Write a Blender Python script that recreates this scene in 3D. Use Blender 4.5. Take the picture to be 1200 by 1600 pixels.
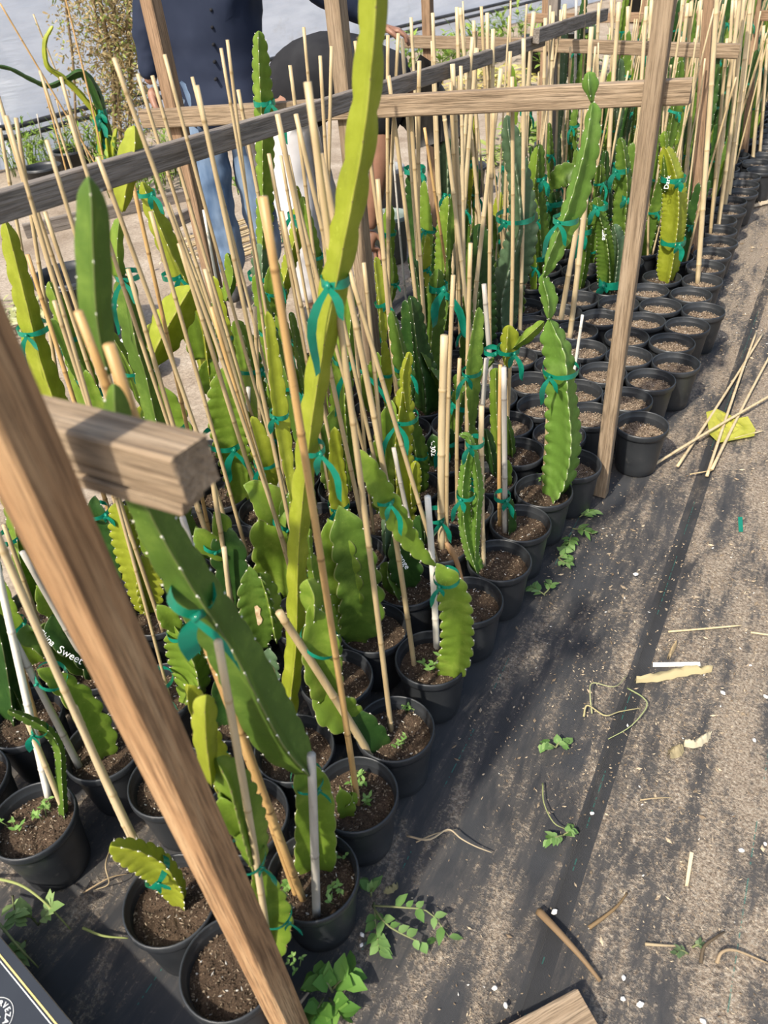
import bpy, bmesh, math, random
import numpy as np
from mathutils import Vector, Matrix, noise as mnoise

for o in list(bpy.data.objects): bpy.data.objects.remove(o)
scene = bpy.context.scene
COL = scene.collection
random.seed(7); RNG = np.random.default_rng(7)

# ------------------------------------------------------------------ camera
F, CX, CY, CAMH = 1200.0, 600.0, 800.0, 1.45
def _setup(n, vp):
    down = np.array([n[0], n[1], F]); down /= np.linalg.norm(down); up = -down
    d = np.array([vp[0]-CX, vp[1]-CY, F]); d -= up*d.dot(up); d /= np.linalg.norm(d)
    return np.array([np.cross(d, up), d, up])
MR = _setup((130, 1540), (1412, -205))          # camera axes -> world axes (X across the bed, Y along it)
cam_d = bpy.data.cameras.new('camera'); cam = bpy.data.objects.new('camera', cam_d); COL.objects.link(cam)
cam_d.sensor_fit = 'VERTICAL'; cam_d.sensor_height = 36; cam_d.lens = 27.0
cam_d.clip_start = 0.02; cam_d.clip_end = 200
r_, u_, b_ = MR[:, 0], -MR[:, 1], -MR[:, 2]
cam.matrix_world = Matrix(((r_[0], u_[0], b_[0], 0), (r_[1], u_[1], b_[1], 0), (r_[2], u_[2], b_[2], CAMH), (0, 0, 0, 1)))
cam_d.dof.use_dof = True; cam_d.dof.focus_distance = 2.2; cam_d.dof.aperture_fstop = 6.5
scene.camera = cam

# ------------------------------------------------------------------ light
SUN_FROM = Vector((-0.13, -0.85, 0.98)).normalized()
world = bpy.data.worlds.new('world'); scene.world = world; world.use_nodes = True
wn = world.node_tree.nodes; wl = world.node_tree.links
sky = wn.new('ShaderNodeTexSky'); sky.sky_type = 'NISHITA'; sky.sun_disc = False
sky.sun_elevation = math.asin(SUN_FROM.z); sky.sun_rotation = math.atan2(SUN_FROM.x, SUN_FROM.y)
sky.air_density = 1.2; sky.dust_density = 3.0; sky.ozone_density = 1.0
wl.new(sky.outputs[0], wn['Background'].inputs[0]); wn['Background'].inputs[1].default_value = 0.20
sun_d = bpy.data.lights.new('sun', 'SUN'); sun_d.energy = 5.0; sun_d.angle = math.radians(1.6); sun_d.color = (1.0, 0.93, 0.80)
sun = bpy.data.objects.new('sun', sun_d); COL.objects.link(sun)
sun.rotation_euler = SUN_FROM.to_track_quat('Z', 'Y').to_euler(); sun.location = (-4, -3, 6)
scene.view_settings.view_transform = 'Standard'; scene.view_settings.look = 'None'
scene.view_settings.exposure = 0.40; scene.view_settings.gamma = 1.0; scene.view_settings.use_curve_mapping = False

# ------------------------------------------------------------------ photo measurements -> places in the world
CAMP = Vector((0, 0, CAMH))
def ray(px, py): return Vector(MR @ np.array([px-CX, py-CY, F]))
def G(px, py, z=0.0):
    v = ray(px, py); return CAMP + v*((z-CAMH)/v.z)
def V(B, px, py):
    v = ray(px, py); t = (B.x*v.x+B.y*v.y)/(v.x*v.x+v.y*v.y); return CAMP + v*t
def depth(p): return float(np.array(p-CAMP) @ MR[:, 2])
def PX(p): return depth(p)/F          # metres per pixel at p

# ------------------------------------------------------------------ helpers
def mk(name, verts, faces, mat=None, parent=None, smooth=True):
    me = bpy.data.meshes.new(name); me.from_pydata([tuple(v) for v in verts], [], faces)
    if smooth: me.polygons.foreach_set('use_smooth', [True]*len(me.polygons))
    if mat: me.materials.append(mat)
    o = bpy.data.objects.new(name, me); COL.objects.link(o)
    if parent: o.parent = parent
    return o
def inst(name, me, parent=None, loc=(0, 0, 0), rz=0, s=1.0):
    o = bpy.data.objects.new(name, me); COL.objects.link(o); o.location = loc; o.rotation_euler = (0, 0, rz); o.scale = (s, s, s)
    if parent: o.parent = parent
    return o
def thing(name, loc, label, cat, group=None):
    o = bpy.data.objects.new(name, None); COL.objects.link(o); o.location = loc; o.empty_display_size = 0.05
    tag(o, label, cat, group); return o
def tag(o, label=None, cat=None, group=None, kind=None):
    if label: o['label'] = label
    if cat: o['category'] = cat
    if group: o['group'] = group
    if kind: o['kind'] = kind
    return o
class MB:
    def __init__(s): s.v = []; s.f = []; s.c = []
    def add(s, vs, fs, c=None):
        n = len(s.v); s.v += [tuple(v) for v in vs]; s.f += [tuple(i+n for i in f) for f in fs]
        if c is not None: s.c += [c]*len(vs)
    def box(s, p, q, c=None):
        (x0, y0, z0), (x1, y1, z1) = p, q
        s.add([(x0,y0,z0),(x1,y0,z0),(x1,y1,z0),(x0,y1,z0),(x0,y0,z1),(x1,y0,z1),(x1,y1,z1),(x0,y1,z1)],
              [(0,3,2,1),(4,5,6,7),(0,1,5,4),(1,2,6,5),(2,3,7,6),(3,0,4,7)], c)
    def tube(s, pts, rad, n=6, cap=True, c=None):
        pts = [Vector(p) for p in pts]; k = len(pts)
        if not hasattr(rad, '__len__'): rad = [rad]*k
        vs = []; ref = None
        for i, p in enumerate(pts):
            t = (pts[min(i+1, k-1)]-pts[max(i-1, 0)]).normalized()
            if ref is None: ref = t.orthogonal().normalized()
            ref = (ref - t*ref.dot(t)).normalized(); w = t.cross(ref)
            for j in range(n):
                a = 2*math.pi*j/n; vs.append(p+ref*(math.cos(a)*rad[i])+w*(math.sin(a)*rad[i]))
        fs = [(i*n+j, i*n+(j+1) % n, (i+1)*n+(j+1) % n, (i+1)*n+j) for i in range(k-1) for j in range(n)]
        if cap: fs += [tuple(range(n-1, -1, -1)), tuple(range((k-1)*n, k*n))]
        s.add(vs, fs, c)
    def leaf(s, p, d, n, L, W, fold=0.25, bend=0.2, c=None):
        d = d.normalized(); n = (n-d*n.dot(d)).normalized(); x = d.cross(n)
        rows = [(0, .12), (.28, .85), (.6, .8), (1, .03)]; vs = []
        for t, w in rows:
            m = p+d*(L*t)-n*(bend*L*t*t)
            vs += [m-x*(W*w*.5)+n*(fold*W*w*.5), m, m+x*(W*w*.5)+n*(fold*W*w*.5)]
        fs = []
        for i in range(3):
            for j in range(2): fs.append((i*3+j, i*3+j+1, i*3+j+4, i*3+j+3))
        s.add(vs, fs, c)
    def build(s, name, mat, parent=None, smooth=True):
        o = mk(name, s.v, s.f, mat, parent, smooth)
        if s.c and len(s.c) == len(s.v):
            a = o.data.color_attributes.new('tint', 'FLOAT_COLOR', 'POINT')
            a.data.foreach_set('color', np.array([(*c, 1) for c in s.c], dtype=np.float32).ravel())
        return o
def catmull(P, n):
    P = [np.array(p, float) for p in P]
    if len(P) == 2: return [P[0]+(P[1]-P[0])*t for t in np.linspace(0, 1, n)]
    Q = [2*P[0]-P[1]]+P+[2*P[-1]-P[-2]]; m = len(P)-1; out = []
    for t in np.linspace(0, m, n):
        i = min(int(t), m-1); u = t-i; a, b, c, d = Q[i:i+4]
        out.append(.5*((2*b)+(c-a)*u+(2*a-5*b+4*c-d)*u*u+(3*b-a-3*c+d)*u**3))
    return out

# ------------------------------------------------------------------ materials
def newmat(name, rough=0.6, spec=0.3):
    m = bpy.data.materials.new(name); m.use_nodes = True
    b = m.node_tree.nodes['Principled BSDF']; b.inputs['Roughness'].default_value = rough
    b.inputs['Specular IOR Level'].default_value = spec
    return m, m.node_tree.nodes, m.node_tree.links, b
def ramp(N, fac, L, stops):
    r = N.new('ShaderNodeValToRGB'); e = r.color_ramp.elements
    while len(e) < len(stops): e.new(0.5)
    for i, (p, c) in enumerate(stops):
        e[i].position = p; e[i].color = (*c, 1) if len(c) == 3 else c
    L.new(fac, r.inputs[0]); return r.outputs[0]
def noise_tex(N, L, scale, detail=4, rough=.55, mapscale=None, coord='Object', dist=0):
    tc = N.new('ShaderNodeTexCoord'); v = tc.outputs[coord]
    if mapscale:
        mp = N.new('ShaderNodeMapping'); mp.inputs['Scale'].default_value = mapscale; L.new(v, mp.inputs[0]); v = mp.outputs[0]
    t = N.new('ShaderNodeTexNoise'); t.inputs['Scale'].default_value = scale; t.inputs['Detail'].default_value = detail
    t.inputs['Roughness'].default_value = rough; t.inputs['Distortion'].default_value = dist; L.new(v, t.inputs['Vector']); return t.outputs[0]
def mixc(N, L, fac, a, b):
    m = N.new('ShaderNodeMix'); m.data_type = 'RGBA'
    for sock, val in ((m.inputs[0], fac), (m.inputs[6], a), (m.inputs[7], b)):
        if hasattr(val, 'is_linked'): L.new(val, sock)
        elif isinstance(val, (int, float)): sock.default_value = val
        else: sock.default_value = (*val, 1)
    return m.outputs[2]
def bump(N, L, b, h, strength=.4, dist=.01):
    u = N.new('ShaderNodeBump'); u.inputs['Strength'].default_value = strength; u.inputs['Distance'].default_value = dist
    L.new(h, u.inputs['Height']); L.new(u.outputs[0], b.inputs['Normal'])
def simple(name, c1, c2=None, scale=20, rough=.6, spec=.3, bmp=0, mapscale=None, detail=4):
    m, N, L, b = newmat(name, rough, spec)
    n = noise_tex(N, L, scale, detail, mapscale=mapscale)
    L.new(ramp(N, n, L, [(.35, c1), (.68, c2 or c1)]), b.inputs['Base Color'])
    if bmp: bump(N, L, b, n, bmp, .004)
    return m
def translucent(m, amount, color):
    N, L = m.node_tree.nodes, m.node_tree.links; b = N['Principled BSDF']
    t = N.new('ShaderNodeBsdfTranslucent')
    if hasattr(color, 'is_linked'): L.new(color, t.inputs[0])
    else: t.inputs[0].default_value = (*color, 1)
    x = N.new('ShaderNodeMixShader'); x.inputs[0].default_value = amount
    L.new(b.outputs[0], x.inputs[1]); L.new(t.outputs[0], x.inputs[2]); L.new(x.outputs[0], N['Material Output'].inputs[0])
def tinted(name, rough=.8, trans=0, speck=0):
    m, N, L, b = newmat(name, rough, .15); a = N.new('ShaderNodeVertexColor'); a.layer_name = 'tint'
    c = a.outputs[0]
    if speck:
        n = noise_tex(N, L, speck, 4, .7); c = mixc(N, L, ramp(N, n, L, [(.38, (.75, .75, .75)), (.52, (0, 0, 0))]), c, (.018, .012, .008)); c = mixc(N, L, ramp(N, n, L, [(.60, (0, 0, 0)), (.7, (.6, .6, .6))]), c, (.36, .27, .18)); bump(N, L, b, n, .7, .004)
    L.new(c, b.inputs['Base Color'])
    if trans: translucent(m, trans, a.outputs[0])
    return m
def cactus_mat(name, a, b_, edge):
    m, N, L, b = newmat(name, .42, .35)
    n = noise_tex(N, L, 16, 6, .65); n2 = noise_tex(N, L, 170, 3)
    c = ramp(N, n, L, [(.30, tuple(x*.8 for x in a)), (.5, a), (.70, b_)])
    c = mixc(N, L, ramp(N, n2, L, [(.66, (0, 0, 0)), (.74, (.35, .35, .35))]), c, tuple(min(1, x*1.5+.03) for x in b_))
    at = N.new('ShaderNodeAttribute'); at.attribute_name = 'edge'
    ef = ramp(N, at.outputs['Fac'], L, [(.45, (0, 0, 0)), (1, (.85, .85, .85))])
    c = mixc(N, L, ef, c, edge)
    L.new(c, b.inputs['Base Color']); bump(N, L, b, n2, .12, .003)
    translucent(m, .36, c)
    return m
CM = {
 'yellow': cactus_mat('cactus_yellow_green', (.31, .35, .030), (.40, .43, .055), (.38, .34, .10)),
 'lime':   cactus_mat('cactus_lime', (.17, .27, .030), (.27, .36, .055), (.34, .34, .14)),
 'green':  cactus_mat('cactus_green', (.10, .18, .026), (.18, .28, .045), (.27, .27, .12)),
 'deep':   cactus_mat('cactus_deep_green', (.032, .085, .018), (.07, .145, .03), (.16, .17, .08)),
 'grey':   cactus_mat('cactus_grey_green', (.10, .17, .085), (.17, .25, .14), (.27, .30, .2)),
 'fresh':  cactus_mat('cactus_fresh_green', (.15, .28, .045), (.23, .37, .085), (.36, .42, .2)),
}
M_AREOLE = simple('areole', (.62, .58, .46), (.8, .78, .7), 200)
M_AREOLED = simple('areole_brown', (.10, .07, .03), (.2, .15, .07), 200)
M_SCAR = simple('cactus_scar', (.42, .27, .15), (.62, .50, .33), 90, .9, .1, .5)
def bamboo_mat(name, a, b_, node):
    m, N, L, b = newmat(name, .45, .4)
    n = noise_tex(N, L, 30, 5, mapscale=(3, 3, .25)); sp = noise_tex(N, L, 190, 2)
    c = ramp(N, n, L, [(.3, a), (.7, b_)])
    c = mixc(N, L, ramp(N, sp, L, [(.68, (0, 0, 0)), (.76, (.5, .5, .5))]), c, tuple(x*.35 for x in a))
    at = N.new('ShaderNodeAttribute'); at.attribute_name = 'edge'
    c = mixc(N, L, at.outputs['Fac'], c, node)
    L.new(c, b.inputs['Base Color']); bump(N, L, b, n, .15, .002); return m
BM = {'tan': bamboo_mat('bamboo_tan', (.34, .245, .13), (.47, .36, .20), (.24, .16, .07)),
      'pale': bamboo_mat('bamboo_pale', (.40, .305, .175), (.54, .43, .265), (.36, .26, .13)),
      'brown': bamboo_mat('bamboo_brown', (.36, .21, .08), (.50, .32, .13), (.2, .11, .04)),
      'grey': bamboo_mat('bamboo_grey', (.30, .27, .23), (.45, .42, .37), (.2, .17, .14)),
      'white': bamboo_mat('bamboo_bleached', (.60, .56, .48), (.75, .71, .62), (.45, .40, .33))}
def plastic_black():
    m, N, L, b = newmat('black_pot_plastic', .42, .45)
    n = noise_tex(N, L, 9, 5); n2 = noise_tex(N, L, 60, 4)
    c = ramp(N, n, L, [(.35, (.016, .018, .021)), (.62, (.03, .032, .035)), (.8, (.075, .072, .068))])
    c = mixc(N, L, ramp(N, n2, L, [(.62, (0, 0, 0)), (.8, (.35, .35, .35))]), c, (.13, .12, .11))
    L.new(c, b.inputs['Base Color']); bump(N, L, b, n2, .05, .002); return m
M_POT = plastic_black()
M_SOIL = tinted('potting_soil', .95, speck=420)
M_CHIP = tinted('mulch_chip', .9)
M_LEAF = tinted('leaf', .55, .3)
def tie_mat():
    m, N, L, b = newmat('green_tape', .18, .6)
    n = noise_tex(N, L, 25, 3); c = ramp(N, n, L, [(.3, (.005, .15, .09)), (.7, (.015, .27, .18))])
    L.new(c, b.inputs['Base Color']); translucent(m, .3, (.01, .35, .22)); return m
M_TIE = tie_mat()
def wood_mat(name, a, b_, dark, grain=1.0):
    m, N, L, b = newmat(name, .85, .15)
    n = noise_tex(N, L, 18*grain, 6, .6, (3.2, 3.2, .16), dist=.6); n2 = noise_tex(N, L, 4, 4, mapscale=(1, 1, .5)); n3 = noise_tex(N, L, 60, 3, .6, (3, 3, .12))
    c = ramp(N, n, L, [(.28, dark), (.46, a), (.75, b_)])
    c = mixc(N, L, ramp(N, n2, L, [(.45, (0, 0, 0)), (.7, (.5, .5, .5))]), c, tuple(x*.62 for x in a))
    c = mixc(N, L, ramp(N, n3, L, [(.34, (.85, .85, .85)), (.48, (0, 0, 0))]), c, dark)
    n4 = noise_tex(N, L, 150, 3, .7, (3, 3, .10)); c = mixc(N, L, ramp(N, n4, L, [(.36, (.6, .6, .6)), (.5, (0, 0, 0))]), c, tuple(x*.7 for x in dark))
    L.new(c, b.inputs['Base Color']); bump(N, L, b, n3, .9, .004); return m
WM = {'orange': wood_mat('wood_orange', (.33, .19, .095), (.47, .31, .17), (.15, .085, .045)),
      'tan': wood_mat('wood_tan', (.255, .185, .12), (.36, .275, .19), (.135, .095, .062)),
      'brown': wood_mat('wood_brown', (.26, .165, .10), (.37, .25, .16), (.14, .09, .055)),
      'grey': wood_mat('wood_grey', (.20, .17, .145), (.30, .265, .23), (.10, .085, .07))}
M_SKIN = simple('skin', (.20, .10, .065), (.27, .14, .09), 12, .5, .35)
M_NAVY = simple('navy_cotton', (.010, .015, .032), (.017, .023, .044), 6, .8, .2, .2)
M_BLACKC = simple('black_cotton', (.012, .012, .014), (.022, .022, .024), 8, .9, .15, .2)
M_DENIM = simple('washed_denim', (.055, .095, .17), (.25, .33, .44), 7, .9, .1, .3, (1, 1, .35))
M_PANTS = simple('pale_grey_cotton', (.46, .44, .44), (.58, .56, .56), 6, .9, .1, .3)
M_HAIR = simple('black_hair', (.008, .007, .007), (.02, .018, .016), 60, .55, .3, .8, (1, 1, .2))
M_SHOE = simple('dark_shoe', (.02, .02, .022), (.05, .05, .05), 20, .7)
M_WHITE = simple('white_marking', (.8, .8, .78), (.9, .9, .88), 30, .6)
M_BAG = simple('white_plastic_bag', (.72, .73, .75), (.85, .86, .88), 14, .4, .4, .6)

# ------------------------------------------------------------------ ground
def dirt_mat():
    m, N, L, b = newmat('bare_dirt', .95, .1)
    n = noise_tex(N, L, 3.0, 8, .65); n2 = noise_tex(N, L, 70, 5, .7)
    c = ramp(N, n, L, [(.3, (.22, .17, .125)), (.55, (.36, .30, .235)), (.75, (.47, .41, .34))])
    c = mixc(N, L, ramp(N, n2, L, [(.35, (.55, .55, .55)), (.6, (0, 0, 0))]), c, (.12, .085, .06))
    L.new(c, b.inputs['Base Color']); bump(N, L, b, n2, .6, .01); return m
def fabric_mat():
    m, N, L, b = newmat('woven_ground_fabric', .75, .25)
    tc = N.new('ShaderNodeTexCoord'); sep = N.new('ShaderNodeSeparateXYZ'); L.new(tc.outputs['Object'], sep.inputs[0])
    def math_(op, a, c, d=None):
        t = N.new('ShaderNodeMath'); t.operation = op
        for i, q in enumerate((a, c, d)):
            if q is None: continue
            if hasattr(q, 'is_linked'): L.new(q, t.inputs[i])
            else: t.inputs[i].default_value = q
        return t.outputs[0]
    base = ramp(N, noise_tex(N, L, 5, 4), L, [(.3, (.034, .036, .041)), (.7, (.062, .065, .071))])
    X0 = sep.outputs[0]
    # dust and mulch stain: streaks along the path, heavier away from the bed
    streak = noise_tex(N, L, 3.4, 8, .70, (3.4, .8, 1), dist=.25); patch = noise_tex(N, L, 1.3, 6, .65, (1.6, .7, 1), dist=.2)
    fine = noise_tex(N, L, 95, 4, .75)
    heavy = math_('MULTIPLY_ADD', sep.outputs[0], .24, .034); heavy = math_('MINIMUM', math_('MAXIMUM', heavy, -.075), .10)
    far = math_('MULTIPLY_ADD', sep.outputs[1], .040, -.07); far = math_('MINIMUM', math_('MAXIMUM', far, -.02), .11)
    s = math_('ADD', math_('MULTIPLY_ADD', streak, .95, -.175), math_('MULTIPLY', patch, .40))
    s = math_('ADD', s, math_('ADD', heavy, far))
    s2 = math_('ADD', s, math_('MULTIPLY_ADD', fine, .50, -.25))
    lap = math_('MULTIPLY', math_('LESS_THAN', X0, -.082), math_('GREATER_THAN', X0, -.125)); lap = math_('MULTIPLY', lap, .16)
    s = math_('SUBTRACT', s, lap); s2 = math_('SUBTRACT', s2, lap)
    f1 = ramp(N, s2, L, [(.47, (0, 0, 0)), (.60, (1, 1, 1))])
    f0 = ramp(N, s, L, [(.38, (.06, .06, .06)), (.58, (.62, .62, .62))])
    dirtc = ramp(N, noise_tex(N, L, 170, 6, .8), L, [(.34, (.08, .056, .038)), (.46, (.29, .225, .165)), (.56, (.45, .37, .28)), (.68, (.68, .60, .49))])
    c = mixc(N, L, f0, base, (.20, .172, .145)); c = mixc(N, L, f1, c, dirtc)
    # the green marker threads woven in at intervals
    X = sep.outputs[0]; th = None
    wob = math_('MULTIPLY_ADD', noise_tex(N, L, 1.6, 1), .016, -.008)
    for x0 in THREADS:
        d = math_('ABSOLUTE', math_('ADD', math_('SUBTRACT', X, x0), wob), None)
        k = math_('LESS_THAN', d, .0011); th = k if th is None else math_('MAXIMUM', th, k)
    dash = math_('MULTIPLY', math_('GREATER_THAN', noise_tex(N, L, 160, 1, mapscale=(.05, 1, 1)), .47), math_('GREATER_THAN', noise_tex(N, L, 4, 4, mapscale=(.2, 1, 1)), .50))
    th = math_('MULTIPLY', th, dash)
    c = mixc(N, L, math_('MULTIPLY', th, .65), c, (.04, .22, .18))
    L.new(c, b.inputs['Base Color'])
    wv = N.new('ShaderNodeTexWave'); wv.inputs['Scale'].default_value = 170; L.new(tc.outputs['Object'], wv.inputs['Vector'])
    hh = math_('ADD', math_('MULTIPLY', wv.outputs['Fac'], .25), math_('MULTIPLY', f1, fine))
    bump(N, L, b, hh, .8, .010); return m
THREADS = [G(600, 1415).x, -0.105, G(1165, 1400).x, G(220, 1562).x, .55]
M_DIRT, M_FAB = dirt_mat(), fabric_mat()
def sheet(name, x0, x1, y0, y1, nx, ny, z, amp, mat, seed, thick=0):
    vs = []; 
    for j in range(ny+1):
        for i in range(nx+1):
            x = x0+(x1-x0)*i/nx; y = y0+(y1-y0)*j/ny
            e = mnoise.noise(Vector((x*1.6+seed, y*.9, seed)))*.012*(i in (0, nx))
            h = amp*(mnoise.noise(Vector((x*1.7, y*1.1, seed)))+.5*mnoise.noise(Vector((x*5, y*3, seed))))
            vs.append((x+e, y, z+h))
    fs = [(j*(nx+1)+i, j*(nx+1)+i+1, (j+1)*(nx+1)+i+1, (j+1)*(nx+1)+i) for j in range(ny) for i in range(nx)]
    o = mk(name, vs, fs, mat)
    if thick:
        md = o.modifiers.new('thick', 'SOLIDIFY'); md.thickness = thick; md.offset = -1
    tag(o, kind='structure'); return o
o = sheet('floor', -14, 9, -3, 26, 60, 70, -.024, .012, M_DIRT, 3); o['label'] = 'bare tan dirt of the nursery yard'
o = sheet('floor_fabric_bed', -1.72, -.07, -.9, 9.5, 30, 120, -.004, .003, M_FAB, 0); o['label'] = 'dusty black woven ground fabric under the pots'
o = sheet('floor_fabric_path', -.112, 1.75, -.9, 9.5, 30, 120, .004, .003, M_FAB, 5, .006); o['label'] = 'dirt covered woven ground fabric of the path with lapped edge'

# ------------------------------------------------------------------ white sheeting wall
wall_px = [(-260, 330), (0, 262), (120, 230), (640, 78), (800, 34), (1000, -16), (1250, -66)]
WP = [G(*p) for p in wall_px]
WP = [Vector((p.x, p.y, 0)) for p in WP]
def wall_sheet():
    m, N, L, b = newmat('white_poly_sheet', .45, .3)
    n = noise_tex(N, L, 2.2, 6, .6, (1, 1, 5)); n2 = noise_tex(N, L, 9, 5, .6, (.6, .6, 5))
    c = ramp(N, n, L, [(.3, (.78, .80, .84)), (.6, (.92, .93, .96))])
    c = mixc(N, L, ramp(N, noise_tex(N, L, 3, 6, .7), L, [(.60, (0, 0, 0)), (.8, (.5, .5, .5))]), c, (.6, .55, .47))
    L.new(c, b.inputs['Base Color']); bump(N, L, b, n2, .35, .03); translucent(m, .55, c)
    pts = catmull([tuple(p) for p in WP], 90); H = 2.6; nz = 26; vs = []
    for i, p in enumerate(pts):
        for j in range(nz+1):
            z = H*j/nz; w = .02*mnoise.noise(Vector((i*.12, z*6, 0)))+.03*mnoise.noise(Vector((i*.5, z*2, 4)))
            vs.append((p[0]+w, p[1]+w*.2, z-.05))
    fs = [(i*(nz+1)+j, (i+1)*(nz+1)+j, (i+1)*(nz+1)+j+1, i*(nz+1)+j+1) for i in range(len(pts)-1) for j in range(nz)]
    o = mk('wall_left', vs, fs, m); tag(o, 'long wall of wrinkled white plastic sheeting', kind='structure')
    M_PIPE = simple('black_pipe', (.02, .02, .022), (.05, .05, .05), 10, .45)
    zp = V(WP[1], 0, 199).z
    for k in range(2):
        mb = MB(); mb.tube([(p[0]+.07+.02*k, p[1], zp-.07*k+.01*math.sin(i*.2)) for i, p in enumerate(pts)], .022, 8)
        tag(mb.build('irrigation_pipe', M_PIPE), ['upper', 'lower'][k]+' black irrigation pipe along the white plastic wall', 'pipe', 'pipes on the white wall')
wall_sheet()

# ------------------------------------------------------------------ timber trellis
def board(name, a, b, w, t, mat, parent=None, seed=0, side=None):
    """timber from a to b; w = size along 'side', t = other size; built along local Z"""
    a, b = Vector(a), Vector(b); L = (b-a).length; z = (b-a).normalized()
    side = Vector(side or (1, 0, 0)); x = (side-z*side.dot(z)).normalized(); y = z.cross(x)
    bm = bmesh.new(); n = max(6, int(L/.09)); rnd = random.Random(seed)
    ringv = []
    c = .06
    prof = [(-.5+c,-.5),(.5-c,-.5),(.5,-.5+c),(.5,.5-c),(.5-c,.5),(-.5+c,.5),(-.5,.5-c),(-.5,-.5+c)]
    for i in range(n+1):
        zz = L*i/n; bow = .004*math.sin(i/n*3.1+seed)
        jit = .02 if 0 < i < n else .06
        ringv.append([bm.verts.new(((px_*(1+rnd.uniform(-jit, jit)*.5))*w+bow, (py_*(1+rnd.uniform(-jit, jit)*.5))*t, zz+(rnd.uniform(-.004, .004) if i in (0, n) else 0))) for px_, py_ in prof])
    for i in range(n):
        for j in range(8): bm.faces.new((ringv[i][j], ringv[i][(j+1) % 8], ringv[i+1][(j+1) % 8], ringv[i+1][j]))
    bm.faces.new(ringv[0][::-1]); bm.faces.new(ringv[n])
    me = bpy.data.meshes.new(name); bm.to_mesh(me); bm.free(); me.materials.append(mat)
    o = bpy.data.objects.new(name, me); COL.objects.link(o)
    mw = Matrix(((x.x, y.x, z.x, a.x), (x.y, y.y, z.y, a.y), (x.z, y.z, z.z, a.z), (0, 0, 0, 1)))
    if parent: o.parent = parent; o.matrix_parent_inverse = Matrix.Translation(parent.location).inverted(); o.matrix_basis = mw
    else: o.matrix_world = mw
    return o
XM, XL = -1.16, -1.80
def Yp(px, py, y):
    v = ray(px, py); return CAMP + v*(y/v.y)
B0 = G(459, 1618); B1 = G(940, 772); B2 = G(1080, 432); B3 = G(1160, 274)
T0 = V(B0, -50, 520); T1 = V(B1, 1042, -40)
fr = thing('trellis_frame', (B0.x, B0.y, 0), 'nearest orange timber post with sawn crossbar stub, at lower left', 'trellis')
axis0 = (T0-B0).normalized()
board('post', B0-axis0*.02, T0+axis0*.12, .044, .04, WM['orange'], fr, 1)
e = Yp(308, 738, B0.y+.041)
board('crossbar', (e.x+.0, e.y, e.z), (e.x-1.45, e.y+.02, e.z-.02), .040, .040, WM['tan'], fr, 2, side=(0, 0, 1))
board('splint', (e.x-.008, e.y-.004, e.z-.026), (e.x-.6, e.y-.004, e.z-.027), .012, .03, WM['tan'], fr, 3, side=(0, 0, 1))
def frame(B, T, zr, zl, label, seed, mats, ext=.04):
    fr = thing('trellis_frame', (B.x, B.y, 0), label, 'trellis'); y = B.y
    board('post', (B.x, y, 0), T, .04, .038, WM[mats[0]], fr, seed)
    board('post', (XM, y+.05, 0), (XM-.04, y+.05, 1.5), .044, .044, WM[mats[1]], fr, seed+1)
    board('post', (XL+.02, y+.05, 0), (XL, y+.05, 1.5), .044, .044, WM[mats[2]], fr, seed+2)
    board('crossbar', (B.x+ext, y+.038, zr), (XL-.10, y+.02, zl), .05, .034, WM[mats[3]], fr, seed+3, side=(0, 0, 1))
    return fr
c1r = V(B1, 1022, 150); c1l = Yp(252, 182, B1.y+.04)
frame(B1, T1, c1r.z, c1l.z, 'timber frame whose right post stands by the biggest soil-filled pot', 11, ['tan', 'tan', 'brown', 'tan'], .07)
c2r = Yp(1130, 79, B2.y+.03); c2l = Yp(632, 66, B2.y+.03)
frame(B2, V(B2, 1114, -60), c2r.z, c2l.z, 'second timber frame along the path, brown right post', 21, ['brown', 'grey', 'brown', 'tan'], .02)
c3r = Yp(1190, 26, B3.y+.03)
frame(B3, V(B3, 1188, -60), c3r.z, c3r.z+.02, 'farthest visible timber frame by the rows of small pots', 31, ['brown', 'brown', 'brown', 'brown'], .45)
def Xp(px, py, x):
    v = ray(px, py); return CAMP + v*(x/v.x)
xr = XM+.045
ra = Xp(-60, 340, xr); rb = Xp(848, 62, xr)
o = board('long_rail', ra, rb, .044, .024, WM['grey'], None, 41, side=(0, 0, 1)); tag(o, 'long weathered grey rail crossing behind the near cacti', 'rail')
ra2 = Xp(838, 55, xr+.03); rb2 = Xp(946, 24, xr+.03)
o = board('long_rail', ra2, rb2, .050, .024, WM['grey'], None, 43, side=(0, 0, 1)); tag(o, 'dark grey rail continuing beyond the second frame', 'rail')

# ------------------------------------------------------------------ pots
RIM, PR = 0.160, 0.081
SOILZ = 0.128
def lathe(prof, n=40, close_top=False):
    vs = []; fs = []
    for r, z in prof:
        for j in range(n): a = 2*math.pi*j/n; vs.append((r*math.cos(a), r*math.sin(a), z))
    for i in range(len(prof)-1):
        for j in range(n): fs.append((i*n+j, i*n+(j+1) % n, (i+1)*n+(j+1) % n, (i+1)*n+j))
    return vs, fs
def pot_mesh():
    prof = [(.050, .006), (.059, .001), (.0615, .004), (.064, .03), (.0745, .134), (.0748, .138), (.0795, .1395), (.081, .146), (.0808, .156), (.0795, .160),
            (.0772, .1605), (.0762, .157), (.0752, .146), (.0728, .1425), (.0722, .140), (.0700, .120), (.066, .09)]
    vs, fs = lathe(prof); k = len(vs); vs.append((0, 0, .008)); n = 40
    fs += [(k, (j+1) % n, j) for j in range(n)]
    o = mk('pot', vs, fs, M_POT); me = o.data; bpy.data.objects.remove(o); return me
POT_ME = pot_mesh()
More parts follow.
